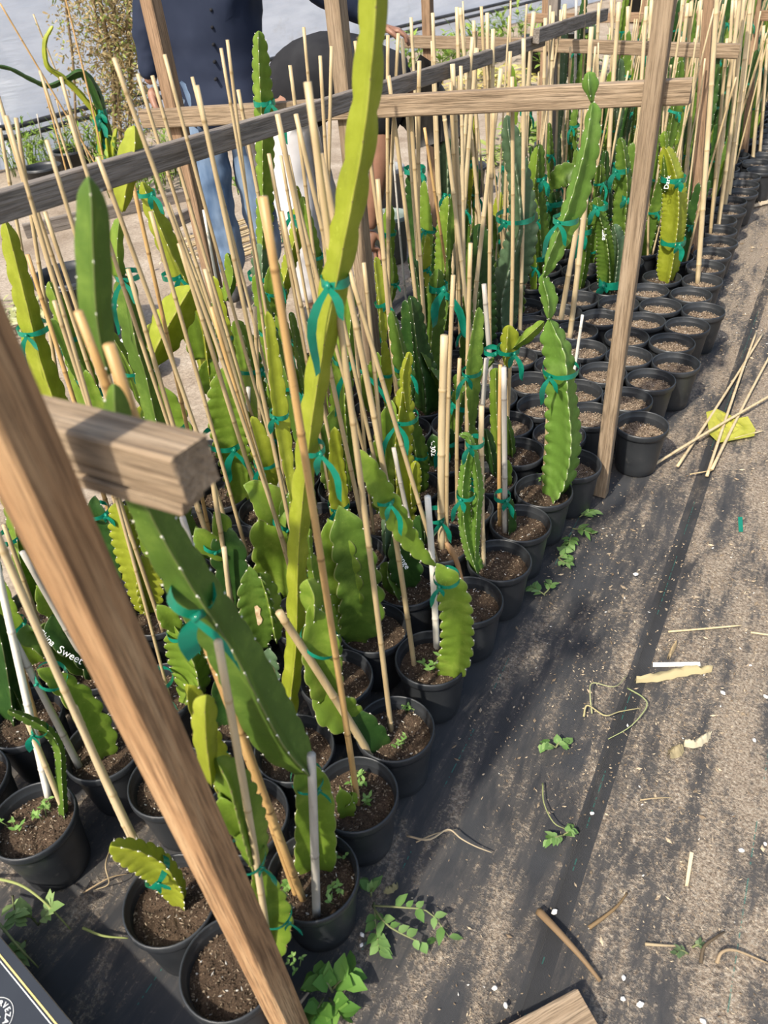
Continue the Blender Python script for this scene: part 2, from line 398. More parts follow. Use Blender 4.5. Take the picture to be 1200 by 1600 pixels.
def chip_cols(r):
    t = r.random()
    if t < .035: v = r.uniform(.55, .8); return (v, v*.97, v*.9)
    if t < .42: v = r.uniform(.16, .42); return (v, v*.78, v*.55)
    v = r.uniform(.03, .14); return (v, v*.72, v*.5)
def soil_mesh(seed, dry):
    r = random.Random(seed); mb = MB(); n = 28; rr = [.0, .02, .04, .058, .0715]
    base = (.20, .145, .10) if dry else (.075, .05, .033)
    for i, q in enumerate(rr):
        for j in range(n if i else 1):
            a = 2*math.pi*j/n; x, y = q*math.cos(a), q*math.sin(a)
            z = SOILZ+.006*mnoise.noise(Vector((x*30, y*30, seed)))+r.uniform(-.0015, .0015)-(.003 if i == 4 else 0)
            k = r.uniform(.6, 1.3); mb.v.append((x, y, z)); mb.c.append(tuple(b*k for b in base))
    mb.f += [(0, 1+j, 1+(j+1) % n) for j in range(n)]
    for i in range(1, 4):
        o0, o1 = 1+(i-1)*n, 1+i*n
        mb.f += [(o0+j, o1+j, o1+(j+1) % n, o0+(j+1) % n) for j in range(n)]
    for k in range(620 if dry else 420):
        a, q = r.uniform(0, 6.28), .07*math.sqrt(r.random()); x, y = q*math.cos(a), q*math.sin(a)
        z = SOILZ+.006*mnoise.noise(Vector((x*30, y*30, seed)))+.0008
        L, W = r.uniform(.0012, .0045), r.uniform(.0008, .0022); t = r.uniform(0, 6.28); dx, dy = math.cos(t), math.sin(t); h = r.uniform(.0008, .0028)
        col = chip_cols(r)
        if dry and r.random() < .35: col = (.42, .33, .24)
        mb.add([(x-dx*L, y-dy*L, z), (x+dy*W, y-dx*W, z-.0005), (x+dx*L, y+dy*L, z+r.uniform(0, .002)), (x-dy*W, y+dx*W, z), (x, y, z+h)], [(0, 1, 4), (1, 2, 4), (2, 3, 4), (3, 0, 4)], col)
    o = mb.build('soil', M_SOIL, smooth=False); me = o.data; bpy.data.objects.remove(o); return me
SOIL = {True: [soil_mesh(i, True) for i in range(4)], False: [soil_mesh(10+i, False) for i in range(4)]}

near = """266,1405 400,1535 488,1367 556,1238 616,1138 672,1026 733,931 778,877 812,817 850,762 888,718 889,678 988,653 978,627 1012,588 1040,566 1055,535 1066,509 1086,485 1083,461 1096,439 1103,415
970,553 985,527 998,500 1022,475 1016,456 1032,436 908,643 912,613 940,588 934,492 950,478 895,470 900,446 957,455 922,515 912,540 853,505 880,486 830,480 835,533 812,556 785,585 872,572 838,600 840,632 770,615 812,660 802,700 770,745 728,792 688,718 645,760 600,812 632,665 660,632 637,915 588,978 690,842 560,860 525,1057 455,1168 385,1270 50,1280 163,1165 30,1128 -45,1210 155,1035 60,945 50,1025 245,955 345,1015 375,1110
1112,398 1123,358 1116,378 1125,344 1138,328 1145,312 1155,300 1160,288 1165,278"""
PP = [G(*map(float, s.split(',')), RIM) for s in near.split()]
fixed = len(PP)
def ok_fill(x, y):
    if y < .5 and x > -1.12: return False
    if x > -.44 and y < 2.1: return False
    left = -1.62 if y < 2.25 else (-1.45 if y < 3.9 else -1.2)
    if x < left: return False
    for q in PP:
        if (q.x-x)**2+(q.y-y)**2 < .135**2: return False
    return True
y = .36
while y < 7.6:
    for i in range(11):
        x = -.345-.162*i+random.uniform(-.012, .012); yy = y+random.uniform(-.015, .015)
        if ok_fill(x, yy): PP.append(Vector((x, yy, RIM)))
    y += .162
A = np.array([[p.x, p.y] for p in PP]); A0 = A.copy()
posts = np.array([[B1.x, B1.y], [B2.x, B2.y], [B3.x, B3.y], [XM, B1.y+.05], [XM, B2.y+.05], [XM, B3.y+.05], [B0.x, B0.y]])
for it in range(160):
    d = A[:, None]-A[None]; r = np.sqrt((d**2).sum(-1)); np.fill_diagonal(r, 9)
    ov = np.clip(.1612-r, 0, None); A += (d/np.maximum(r, 1e-4)[..., None]*ov[..., None]*.35).sum(1)
    d = A[:, None]-posts[None]; r = np.sqrt((d**2).sum(-1)); ov = np.clip(.098-r, 0, None)
    A += (d/np.maximum(r, 1e-4)[..., None]*ov[..., None]*.5).sum(1)
    A[:fixed] += (A0[:fixed]-A[:fixed])*.03
# drop fill pots that got squeezed
d = A[:, None]-A[None]; r = np.sqrt((d**2).sum(-1)); np.fill_diagonal(r, 9)
keep = [i for i in range(len(A)) if i < fixed or r[i].min() > .1565]
A = A[keep]
POTS = [Vector((a[0], a[1], 0)) for a in A]
ORD = 'first second third fourth fifth sixth seventh eighth ninth tenth eleventh twelfth thirteenth fourteenth fifteenth sixteenth seventeenth eighteenth nineteenth twentieth'.split()
def ordw(i):
    tens = {20: 'twenty', 30: 'thirty', 40: 'forty', 50: 'fifty'}
    if i < 20: return ORD[i]
    t, u = divmod(i+1, 10)
    return ('twentieth thirtieth fortieth fiftieth'.split()[t-2] if u == 0 else tens[t*10]+'-'+ORD[u-1])
ROW = [max(0, int(round((-.36-p.x)/.155))) for p in POTS]
_cnt = {}
POTNAME = [None]*len(POTS)
for i in sorted(range(len(POTS)), key=lambda i: POTS[i].y):
    k = _cnt.get(ROW[i], 0); _cnt[ROW[i]] = k+1
    POTNAME[i] = (ordw(k), ordw(ROW[i]))
def near_pot(p):
    return min(range(len(POTS)), key=lambda i: (POTS[i].x-p.x)**2+(POTS[i].y-p.y)**2)
POT_ROOT = {}; USED = set()
def make_pot(i, name, label, cat, group, dry, drop=0.0):
    p = POTS[i]; rt = thing(name, (p.x, p.y, .001), label, cat, group); POT_ROOT[i] = rt; USED.add(i)
    rz = random.uniform(0, 6.28)
    inst('pot', POT_ME, rt, (0, 0, 0), rz)
    s = random.choice(SOIL[dry]); k = 1-drop*2
    so = inst('soil', s, rt, (0, 0, -drop), random.uniform(0, 6.28)); so.scale = (.99-drop*1.2, .99-drop*1.2, 1)
    return rt

# ------------------------------------------------------------------ cactus stems
def stem(parent, pts, widths, mat, ridge=True, lam=.036, dep=.24, seed=0, areoles=True, jitter=.25, dark=False, name='stem_segment'):
    """three-winged scalloped stem through world points; widths in metres"""
    r = random.Random(seed); P = [np.array(p) for p in pts]; dep = min(.34, dep*1.5)
    L = sum(np.linalg.norm(P[i+1]-P[i]) for i in range(len(P)-1))
    n = int(min(120, max(14, L/lam*6)))
    C = catmull(P, n); W = [max(.002, w[0]) for w in catmull([(w,) for w in widths], n)]
    C = [Vector(c) for c in C]; off = parent.location
    S = [0]
    for i in range(n-1): S.append(S[-1]+(C[i+1]-C[i]).length)
    tot = S[-1]; mid = C[n//2]; view = (CAMP-mid).normalized(); ang = (0 if ridge else math.pi)+r.uniform(-jitter, jitter)
    ph = [r.random(), r.random(), r.random()]; vs = []; edge = []; ar = []
    wm = max(W)
    for i in range(n):
        T = (C[min(i+1, n-1)]-C[max(i-1, 0)]).normalized()
        c = view-T*view.dot(T)
        if c.length < .1: c = T.orthogonal()
        c.normalize(); x = T.cross(c)
        e = tot-S[i]; q = .5*wm
        f = math.sqrt(max(.0, 1-(1-min(1, e/q))**2)) if q > 0 else 1
        f = max(f, .10); fb = .62+.38*min(1, S[i]/(.5*wm)); f *= fb
        for k in range(3):
            u = S[i]/lam+ph[k]; bulge = abs(math.sin(math.pi*u))**.6
            R = W[i]/1.73*f*(1-dep+dep*bulge); a = ang+k*2.0944; Wb = W[i]/1.73*f
            dr = c*math.cos(a)+x*math.sin(a); tn = x*math.cos(a)-c*math.sin(a)
            va = a+1.0472; vd = c*math.cos(va)+x*math.sin(va)
            for rr, tt, ed in ((.52, -.13, 0), (.95, -.045, .35), (1.0, 0, 1), (.95, .045, .35), (.52, .13, 0)):
                vs.append(C[i]+dr*(R*rr)+tn*(Wb*tt)-off); edge.append(ed)
            vs.append(C[i]+vd*(Wb*.25)-off); edge.append(0)
            u2 = (S[i+1] if i+1 < n else S[i])/lam+ph[k]
            if int(u2) > int(u) and f > .3: ar.append((C[i]+dr*(R*1.0)-off, dr, T))
    m = 18
    fs = [(i*m+j, i*m+(j+1) % m, (i+1)*m+(j+1) % m, (i+1)*m+j) for i in range(n-1) for j in range(m)]
    fs += [tuple(range(m-1, -1, -1)), tuple(range((n-1)*m, n*m))]
    o = mk(name, vs, fs, mat, parent)
    at = o.data.attributes.new('edge', 'FLOAT', 'POINT'); at.data.foreach_set('value', edge)
    if areoles and ar:
        mb = MB(); sz = min(.0015, max(.0009, wm*.028))
        for p, d, T in ar:
            y = d.cross(T); q = p+d*sz*.4
            mb.add([q+d*sz*1.2, q-d*sz, q+T*sz*1.3, q-T*sz*1.3, q+y*sz, q-y*sz], [(0,2,4),(0,4,3),(0,3,5),(0,5,2),(1,4,2),(1,3,4),(1,5,3),(1,2,5)])
            for s_ in (-1, 1):
                g = (d+T*.7*s_+y*r.uniform(-.6, .6)).normalized(); mb.add([q+y*sz*.22, q-y*sz*.22, q+g*sz*3.2], [(0, 1, 2)])
        mb.build('areoles', M_AREOLED if dark else M_AREOLE, o, False)['kind'] = 'stuff'
    return o
def tie(parent, B, px, py, wpx, tail=40, bow=True, lean=0.0, seed=0, tw=9):
    """green tape wound round a stem, knot and tails"""
    r = random.Random(seed+int(px)*7+int(py)); c = V(B, px, py)-parent.location; m = PX(c+parent.location)
    vw = (CAMP-(c+parent.location)).normalized(); up = Vector((0, 0, 1)); rt = vw.cross(up).normalized()*-1.0
    rt = Vector(MR[:, 0]); dn = Vector(-MR[:, 1])*-1.0; tz = (up+rt*lean).normalized(); h = tw*m
    a, b = wpx*.50*m, wpx*.56*m; mb = MB(); n = 22; vs = []; w2 = (vw-tz*vw.dot(tz)).normalized(); x2 = tz.cross(w2)
    for j in range(n):
        t = 2*math.pi*j/n; q = c+x2*(a*math.cos(t))+w2*(b*math.sin(t)); k = h*(.32+.18*abs(math.sin(t*1.5+r.random())))
        vs += [q-tz*k, q+tz*k]
    mb.add(vs, [(2*j, (2*j+2) % (2*n), (2*j+3) % (2*n), 2*j+1) for j in range(n)])
    side = r.choice((-1, 1)); kn = c+x2*(a*.55*side)+w2*(b*.95)
    mb.add([kn+rt*h*.5, kn-rt*h*.5, kn+tz*h*.6, kn-tz*h*.6, kn+w2*h*.5, kn-w2*h*.3], [(0,2,4),(2,1,4),(1,3,4),(3,0,4),(2,0,5),(1,2,5),(3,1,5),(0,3,5)])
    if bow:
        for s_ in (-1, 1):
            L = tail*m*(1 if s_ == side else r.uniform(.35, .7)); d = (rt*s_*r.uniform(.15, .5)-up).normalized(); vs = []; k = 6
            for i in range(k+1):
                t = i/k; q = kn+w2*(h*.3+.25*L*t*(1-t)*1.2)+d*(L*t)+rt*(s_*L*.25*math.sin(t*2.6)*(1-t)); ww = h*.55*(.55+.45*math.sin(min(1, t*3)*1.57)); tw_ = (rt*math.cos(t*1.1*s_)+w2*math.sin(t*1.1*s_))
                vs += [q-tw_*ww, q+tw_*ww]
            mb.add(vs, [(2*i, 2*i+1, 2*i+3, 2*i+2) for i in range(k)])
    o = mb.build('tie', M_TIE, parent); return o
CACTI = []
def cactus(label, col, base, segs, ties=(), pot=None, lam=.036, dep=.16, dry=False, dark=False, jit=.25, drop=0, tow=0.0):
    """segs: lists of (px,py,width px) plus optional 'flat'/colour words"""
    B = G(base[0], base[1], SOILZ); i = near_pot(B) if pot is None else pot
    if i in USED:
        rt = POT_ROOT[i]
    else:
        rt = make_pot(i, 'potted_cactus', label, 'cactus', None, dry, drop)
    # keep the stem inside its pot
    q = Vector((B.x-POTS[i].x, B.y-POTS[i].y, 0))
    if q.length > .052: q = q.normalized()*.052; B = Vector((POTS[i].x+q.x, POTS[i].y+q.y, SOILZ))
    for k, sg in enumerate(segs):
        pts = []; ws = []; ridge = True; c = col
        for it in sg:
            if it == 'flat': ridge = False
            elif isinstance(it, str): c = it
            else:
                p = V(B-Vector((B.x, B.y, 0)).normalized()*(tow if k == 1 else 0), it[0], it[1]); pts.append(p); ws.append(it[2]*PX(p))
        if k == 0:
            pts[0] = Vector((B.x, B.y, SOILZ-.012)) if (pts[0]-B).length < .12 else pts[0]
        stem(rt, pts, ws, CM[c], ridge, lam*random.uniform(.85, 1.15), dep, seed=len(CACTI)*10+k, jitter=jit, dark=dark)
    for t in ties: tie(rt, B-Vector((B.x, B.y, 0)).normalized()*(tow if t[1] < 1180 else 0), *t)
    CACTI.append((rt, B)); return rt, B

# --- the near right edge and the big plants
cactus('tallest yellow-green cactus rising through the middle past the top edge', 'yellow', (455, 1168),
       [[(452, 1172, 26), (452, 1110, 30), (462, 1000, 32), (466, 850, 34), (482, 690, 38), (503, 550, 42), (532, 400, 50), (562, 240, 52), (577, 110, 50), (588, -40, 46)]],
       ties=[(524, 437, 46, 150, True, 0, 0, 16), (488, 700, 40, 90, True, 0, 0, 12)], lam=.072, dep=.19, dark=True, jit=.1)
cactus('big dark green cactus leaning across the near post, wide green tape bow', 'green', (490, 1352),
       [[(490, 1362, 66), (492, 1300, 66), (488, 1240, 62), (470, 1190, 50), 'lime', 'flat'],
        [(480, 1205, 60), (430, 1140, 88), (360, 1010, 80), (290, 900, 76), (235, 800, 60), (190, 680, 48), (178, 600, 36)],
        [(168, 585, 30), (152, 500, 50), (146, 400, 56), (143, 320, 46), (138, 275, 16)]],
       ties=[(300, 930, 72, 120, True, .55, 0, 26), (480, 1215, 52, 30)], lam=.05, dep=.08, jit=.3, tow=.07)
cactus('short arching yellow cactus in a pot left of the near post, crossed tape', 'yellow', (282, 1414),
       [[(284, 1418, 26), (272, 1385, 46), (245, 1352, 52), (212, 1334, 46), (172, 1322, 22)]], ties=[(245, 1362, 50, 30, True, -1.0, 0, 12)], lam=.03, dep=.14, jit=.2)
cactus('notched lime cactus in the frontmost pot, teal tape bow at its foot', 'lime', (436, 1486),
       [[(437, 1492, 44), (428, 1440, 58), (412, 1385, 50), (398, 1352, 24), 'flat'],
        [(402, 1362, 34), (385, 1295, 66), (362, 1225, 58), (338, 1185, 30)],
        [(375, 1300, 26), (352, 1262, 40), (344, 1245, 24), 'flat'],
        [(330, 1225, 20), (322, 1160, 40), (320, 1110, 38), (322, 1086, 18), 'yellow']],
       ties=[(428, 1420, 56, 36), (385, 1335, 60, 50)], lam=.03, dep=.15, dark=True)
cactus('small budding cactus half hidden behind a brown stake at the row edge', 'lime', (543, 1272),
       [[(545, 1278, 18), (540, 1258, 30), (532, 1232, 22), 'flat'], [(540, 1262, 12), (549, 1250, 20), (552, 1238, 10)]])
cactus('pale jointed cactus sprawling left out of its dusty pot', 'grey', (600, 1162),
       [[(604, 1166, 34), (575, 1142, 46), (548, 1112, 44), 'deep', 'flat'],
        [(560, 1130, 44), (520, 1105, 66), (490, 1080, 40), 'lime', 'flat'],
        [(510, 1090, 48), (500, 1040, 64), (494, 985, 60), (484, 945, 30), 'lime', 'flat'],
        [(490, 965, 30), (488, 930, 40), (480, 905, 20), 'lime']], ties=[(500, 1000, 66, 10, False, .6, 0, 8)], lam=.045, dep=.18)
cactus('pale lime cactus with taped shoulder leaning in the dusty grey pot', 'lime', (700, 1052),
       [[(700, 1058, 46), (714, 1015, 54), (714, 960, 54), (704, 915, 52), (682, 880, 20), 'flat'],
        [(680, 884, 8), (655, 862, 24), (630, 828, 38), (606, 785, 42), (578, 735, 36), (560, 702, 18), 'lime', 'flat']],
       ties=[(698, 902, 42, 40), (600, 778, 34, 60)], lam=.034, dep=.2)
cactus('large green cactus with white spines in the pot beside the slim post', 'fresh', (862, 776),
       [[(858, 782, 46), (876, 745, 58), (884, 690, 60), (880, 620, 54), (876, 560, 50), (864, 520, 38), (858, 498, 14)],
        [(858, 500, 12), (858, 470, 28), (850, 440, 20), (848, 428, 8)],
        [(850, 432, 14), (866, 392, 30), (895, 320, 40), (918, 235, 34), (926, 175, 24), (925, 158, 9)],
        [(925, 160, 8), (922, 135, 26), (920, 112, 24)]],
       ties=[(876, 576, 56, 46), (884, 342, 40, 55)], lam=.034, dep=.2, jit=.3)
cactus('thin green cactus with pale twin stems in pot at the row edge', 'fresh', (742, 893),
       [[(745, 895, 24), (730, 840, 24), (724, 780, 22), (728, 730, 20), (735, 700, 10)], [(742, 880, 12), (745, 800, 16), (748, 760, 16), (735, 690, 14), (718, 678, 8)]], ties=[(728, 772, 30, 40), (742, 690, 30, 30)], lam=.02)
cactus('small dark stub of cactus in ringed pot by two grey stakes', 'deep', (797, 832), [[(797, 836, 20), (796, 805, 20), (792, 775, 14)]], ties=[(785, 775, 26, 30)])
cactus('little pale cactus offset beside grey stake in the second row', 'lime', (792, 760), [[(793, 758, 14), (792, 735, 16), (791, 718, 10)], [(775, 745, 12), (765, 700, 22), (758, 670, 12), 'deep']])
cactus('single dark triangular shoot against a grey stake', 'green', (800, 712), [[(800, 714, 18), (796, 685, 20), (790, 650, 12)]])
cactus('yellow-green shoot with side arm tied to a tan stake', 'yellow', (776, 720),
       [[(776, 724, 22), (776, 650, 22), (774, 575, 18), 'lime'], [(790, 574, 10), (795, 545, 34), (795, 508, 20)], [(800, 545, 10), (825, 525, 20), (850, 502, 12), 'lime'], [(772, 560, 8), (745, 590, 14), (720, 615, 8), 'green']], ties=[(794, 545, 36, 45), (768, 548, 24, 8, False)])
cactus('squat dark cactus with white code written on it', 'deep', (680, 726), [[(682, 730, 30), (680, 705, 36), (676, 678, 22), 'flat'], [(697, 720, 20), (702, 690, 22), (704, 670, 10)]], ties=[(700, 688, 30, 40)])
cactus('green cactus with leaning dark arm behind split bamboo', 'green', (706, 690), [[(706, 700, 26), (712, 650, 30), (722, 610, 26), (712, 585, 16)]], ties=[(716, 628, 40, 30, True, .6)])
cactus('withered brown-tipped thin cactus in ringed pot', 'green', (655, 850), [[(656, 855, 26), (660, 830, 30), (655, 805, 20), 'deep'], [(690, 850, 24), (698, 838, 16), (705, 830, 8), 'green']], ties=[(680, 805, 34, 40)])
cactus('dark rounded cactus with name Orange written in white', 'green', (625, 930), [[(612, 935, 36), (610, 900, 40), (606, 878, 20), 'green'], [(638, 915, 40), (632, 880, 56), (625, 850, 44), (618, 825, 16), 'deep', 'flat'], [(604, 868, 14), (604, 830, 20), (602, 800, 10), 'grey']], lam=.04)
cactus('broad bright pad cactus bulging behind the tall yellow stem', 'green', (545, 1000),
       [[(560, 1005, 46), (562, 950, 74), (552, 880, 74), (538, 820, 60), (530, 790, 26), 'green', 'flat'],
        [(545, 990, 40), (535, 930, 62), (525, 870, 66), (514, 812, 40), 'lime', 'flat']], lam=.05, dep=.2)
cactus('slim pointed lime stem in front of the broad pads', 'lime', (520, 1072), [[(520, 1078, 22), (518, 1020, 34), (505, 950, 34), (490, 890, 22), (486, 862, 10)], [(486, 866, 8), (483, 845, 12), (484, 826, 6)]], lam=.03)
cactus('scarred cactus with brown corky patches left of the tall stem', 'green', (420, 1120),
       [[(424, 1128, 24), (424, 1075, 34), (421, 1025, 30), (420, 1012, 12), 'grey', 'flat'], [(412, 1012, 20), (400, 960, 58), (392, 915, 50), (390, 885, 20), 'green', 'flat'], [(432, 1000, 26), (420, 940, 40), (405, 895, 22), 'lime']], lam=.03, dep=.22)
cactus('pair of glossy pads below the sawn crossbar', 'green', (360, 1050),
       [[(375, 1045, 40), (372, 960, 44), (365, 900, 50), (360, 860, 60), (352, 820, 40), 'deep', 'flat'], [(365, 870, 20), (330, 850, 40), (305, 825, 30), 'lime', 'flat'], [(352, 850, 20), (345, 820, 34), (335, 800, 20), 'lime', 'flat']], ties=[(332, 850, 34, 10, False, .5)], lam=.05)
cactus('large heart-shaped yellow pad beside the tall stem', 'green', (440, 930),
       [[(445, 940, 40), (432, 880, 72), (425, 830, 66), (440, 790, 40), 'lime', 'flat'], [(450, 815, 30), (425, 790, 60), (398, 765, 44), (380, 758, 16), 'lime', 'flat'], [(452, 860, 30), (455, 810, 44), (450, 770, 26), 'green', 'flat']], ties=[(445, 808, 52, 10, False, .6)], lam=.055)
cactus('three-winged lime cactus beside the near post, teal wrap on top', 'lime', (318, 1105), [[(322, 1112, 40), (302, 1060, 62), (288, 1010, 56), (270, 975, 26)], [(278, 985, 20), (262, 962, 34), (245, 945, 16), 'lime', 'flat']], ties=[(278, 988, 34, 35), (250, 1060, 40, 70)], lam=.03, dep=.2)
cactus('deep green cactus peeping below the big leaning stem', 'deep', (345, 1130), [[(345, 1135, 40), (345, 1090, 40), (338, 1060, 20), 'flat'], [(390, 1160, 40), (382, 1130, 44), (376, 1100, 20), 'green', 'flat']])
cactus('wavy yellow cactus pair left of the crossbar stub', 'yellow', (225, 955), [[(222, 960, 30), (208, 890, 40), (195, 830, 44), (182, 785, 26)], [(236, 958, 30), (232, 910, 44), (222, 868, 26), 'yellow', 'flat']], lam=.028, dep=.22)
cactus('bright cactus topped by a tilted lemon-green wing', 'yellow', (290, 790),
       [[(288, 800, 50), (275, 720, 66), (262, 650, 66), (240, 592, 22), 'lime', 'flat'], [(232, 580, 22), (250, 535, 58), (278, 485, 56), (300, 447, 34)], [(215, 690, 20), (225, 650, 36), (240, 620, 22), 'yellow', 'flat']], ties=[(262, 662, 60, 60)], lam=.045, dark=True)
cactus('upright lime cactus with long green tape beside the stub end', 'lime', (385, 790), [[(385, 800, 30), (374, 740, 50), (360, 680, 58), (352, 625, 56), (348, 575, 30), 'flat']], ties=[(348, 685, 62, 95, True, .2, 0, 12)], lam=.03)
cactus('toothed yellow-green cactus left of the tall stem', 'lime', (415, 690), [[(416, 700, 34), (404, 640, 48), (390, 580, 50), (378, 530, 44), (368, 500, 22)]], ties=[(392, 570, 52, 60)], lam=.028, dep=.2)
cactus('tall narrow toothed cactus in front of the standing person jeans', 'lime', (436, 640), [[(440, 650, 36), (428, 580, 36), (424, 545, 40), (418, 500, 44), (412, 440, 42), (410, 380, 36), 'grey'], [(412, 390, 28), (413, 300, 30), (412, 200, 32), (408, 120, 32), (404, 48, 20), 'lime']], ties=[(412, 428, 50, 40), (424, 528, 44, 45), (413, 160, 34, 60)], lam=.026, dep=.18, jit=.15)
cactus('long leaning yellow cactus at the left edge of the bed', 'yellow', (100, 690), [[(105, 700, 34), (88, 640, 46), (62, 560, 40), (40, 470, 36), (20, 390, 30), (8, 345, 18)]], ties=[(52, 512, 50, 60)], lam=.05, dark=True)
cactus('slim lime cactus between leaning stakes at left', 'lime', (150, 680), [[(152, 690, 40), (140, 630, 46), (122, 560, 40), (100, 500, 30), (76, 440, 18)]], ties=[(108, 526, 34, 50), (148, 602, 40, 40)], lam=.04)
cactus('upright cactus with lime wing above the long rail', 'lime', (322, 900), [[(322, 902, 30), (292, 825, 32), (262, 750, 32), (246, 670, 34), (228, 590, 34), (214, 545, 36), (205, 500, 40), (192, 430, 34), 'green'], [(190, 330, 22), (195, 290, 36), (206, 240, 38), (210, 196, 22), 'yellow'], [(188, 440, 20), (182, 390, 24), (186, 340, 16), 'lime']], ties=[(200, 430, 40, 90)], lam=.045)
cactus('yellow stem reaching from below the rail toward lower right', 'lime', (330, 600), [[(330, 610, 34), (318, 520, 36), (300, 460, 40), (268, 395, 38), (240, 330, 30), (222, 284, 18), 'yellow'], [(312, 560, 30), (300, 500, 36), (302, 460, 20), 'lime', 'flat']], ties=[(228, 302, 30, 30), (270, 430, 34, 50)], lam=.05)
cactus('small lime cactus pair below leaning stakes', 'lime', (345, 640), [[(338, 650, 40), (330, 600, 44), (325, 560, 26), 'flat'], [(352, 470, 18), (362, 430, 22), (355, 395, 10)], ], lam=.03)
cactus('thin yellow cactus in front of the bending person trousers', 'yellow', (440, 560), [[(440, 570, 20), (436, 500, 22), (450, 420, 24), (462, 370, 24), (466, 330, 18), (464, 290, 8)]], ties=[(460, 335, 22, 40)], lam=.025)
cactus('lime cactus behind the tall stem with long hanging tape', 'lime', (545, 760), [[(545, 770, 40), (540, 700, 40), (535, 620, 40), (542, 540, 36), (548, 450, 20)], [(520, 760, 40), (515, 690, 44), (522, 640, 20), 'green', 'flat']], ties=[(540, 560, 40, 150)], lam=.035)
cactus('slim green cactus standing by the mid post foot', 'green', (580, 560), [[(582, 570, 26), (576, 500, 28), (572, 430, 26), (566, 385, 12)]], lam=.024)
cactus('bright yellow cactus wings bound to a grey stake', 'yellow', (625, 835), [[(632, 835, 46), (625, 770, 50), (622, 700, 44), (628, 640, 38), (630, 605, 20)], [(598, 800, 30), (598, 740, 44), (606, 680, 42), (612, 625, 18), 'lime', 'flat'], [(645, 790, 20), (645, 750, 26), (650, 720, 12), 'yellow'], [(636, 640, 14), (632, 590, 20), (640, 550, 12), 'yellow']], ties=[(632, 650, 44, 90)], lam=.03)
cactus('bright pointed green cactus spear among the mid stakes', 'lime', (690, 470), [[(690, 475, 20), (692, 420, 26), (697, 350, 28), (700, 306, 12)]], lam=.03)
cactus('tapering green cactus with shiny green tape sheath', 'green', (670, 600), [[(668, 610, 32), (672, 550, 38), (678, 490, 38), (684, 430, 22), (685, 420, 10)], [(655, 530, 12), (660, 490, 20), (650, 425, 20), (640, 400, 10), 'deep']], ties=[(685, 448, 30, 85, True, 0, 0, 14)], lam=.03)
cactus('dark wide cactus with branching arm in the middle', 'deep', (668, 645), [[(672, 650, 56), (665, 600, 50), (655, 550, 36), (645, 480, 28), (640, 462, 12)], [(672, 580, 12), (660, 555, 22), (648, 540, 8), 'green'], [(672, 575, 8), (690, 600, 26), (700, 640, 20), 'green']], lam=.04)
cactus('young pad cactus tied low beside the mid post', 'lime', (590, 610), [[(588, 620, 26), (584, 560, 20), (582, 520, 30), (580, 500, 18)]], ties=[(582, 530, 28, 30)])
cactus('curved lime cactus hooking left of the mid post', 'lime', (580, 640), [[(572, 640, 14), (576, 600, 28), (590, 570, 26), (590, 550, 12), 'flat']])
cactus('tall grey-green twisted cactus in the middle of the bed', 'grey', (795, 520), [[(790, 525, 40), (788, 470, 50), (800, 420, 58), (815, 360, 50), (812, 290, 40), (800, 230, 34), (792, 180, 20)]], ties=[(805, 338, 60, 14)], lam=.04, dep=.14)
cactus('dark knobbly cactus with bulging ribs beside a tan stake', 'deep', (798, 500), [[(790, 505, 40), (795, 460, 56), (790, 420, 44), (788, 395, 24), 'green', 'flat'], [(770, 470, 30), (765, 430, 34), (768, 400, 16)]], ties=[(790, 440, 50, 10)])
cactus('dark column cactus behind the pale stakes', 'deep', (750, 545), [[(750, 555, 50), (752, 490, 46), (752, 420, 40), (748, 350, 30)]], ties=[(755, 545, 54, 10, False)])
cactus('blue-green column cactus at the bending person shoulder', 'deep', (712, 450), [[(712, 455, 38), (706, 380, 40), (702, 300, 40), (702, 215, 34), 'grey']], ties=[(706, 300, 40, 20)])
cactus('dark column with white lettering down its side', 'deep', (665, 460), [[(668, 465, 40), (660, 400, 44), (650, 320, 40), (645, 260, 26)]], ties=[(648, 265, 34, 20)])
cactus('yellowish scabbed cactus under the first crossbar', 'green', (850, 430), [[(852, 432, 28), (846, 380, 28), (842, 310, 22), (842, 225, 18)]], ties=[(843, 278, 24, 25), (838, 398, 40, 10)], lam=.03)
cactus('green cactus with broad bent leaf near the scabbed stem', 'green', (872, 400), [[(868, 400, 24), (868, 340, 24), (866, 300, 24), 'deep'], [(860, 296, 12), (878, 275, 36), (902, 258, 20), 'green', 'flat']], ties=[(865, 316, 28, 20)])
cactus('thin dark cactus bound in tape in the soil-pot rows', 'green', (905, 452), [[(905, 455, 16), (913, 405, 20), (916, 350, 18), (915, 305, 10)]], ties=[(915, 360, 20, 40)])
cactus('bent cactus with white writing and tape at its tip', 'deep', (952, 456), [[(956, 460, 32), (950, 410, 36), (945, 370, 26), (936, 340, 28), (932, 308, 18), 'green'], [(962, 452, 18), (968, 390, 22), (960, 350, 14), 'grey']], ties=[(938, 322, 24, 24), (954, 440, 36, 14, True, 0, 0, 14)], lam=.02)
cactus('tall olive cactus behind the bent one', 'green', (972, 440), [[(970, 442, 26), (972, 370, 30), (976, 290, 30), (972, 230, 18), (968, 215, 14)]], ties=[(970, 265, 26, 24), (972, 368, 26, 34), (985, 308, 26, 12)])
cactus('yellow cactus standing alone before the brown second post', 'yellow', (1042, 440), [[(1038, 442, 34), (1050, 390, 38), (1056, 330, 40), (1054, 285, 36), (1042, 240, 26), (1036, 228, 12), 'yellow'], [(1040, 236, 10), (1038, 218, 14), (1038, 205, 8), 'lime'], [(1040, 300, 18), (1040, 270, 22), (1037, 240, 12), 'green']], ties=[(1052, 278, 38, 14), (1052, 376, 38, 24)], lam=.02, dep=.1)
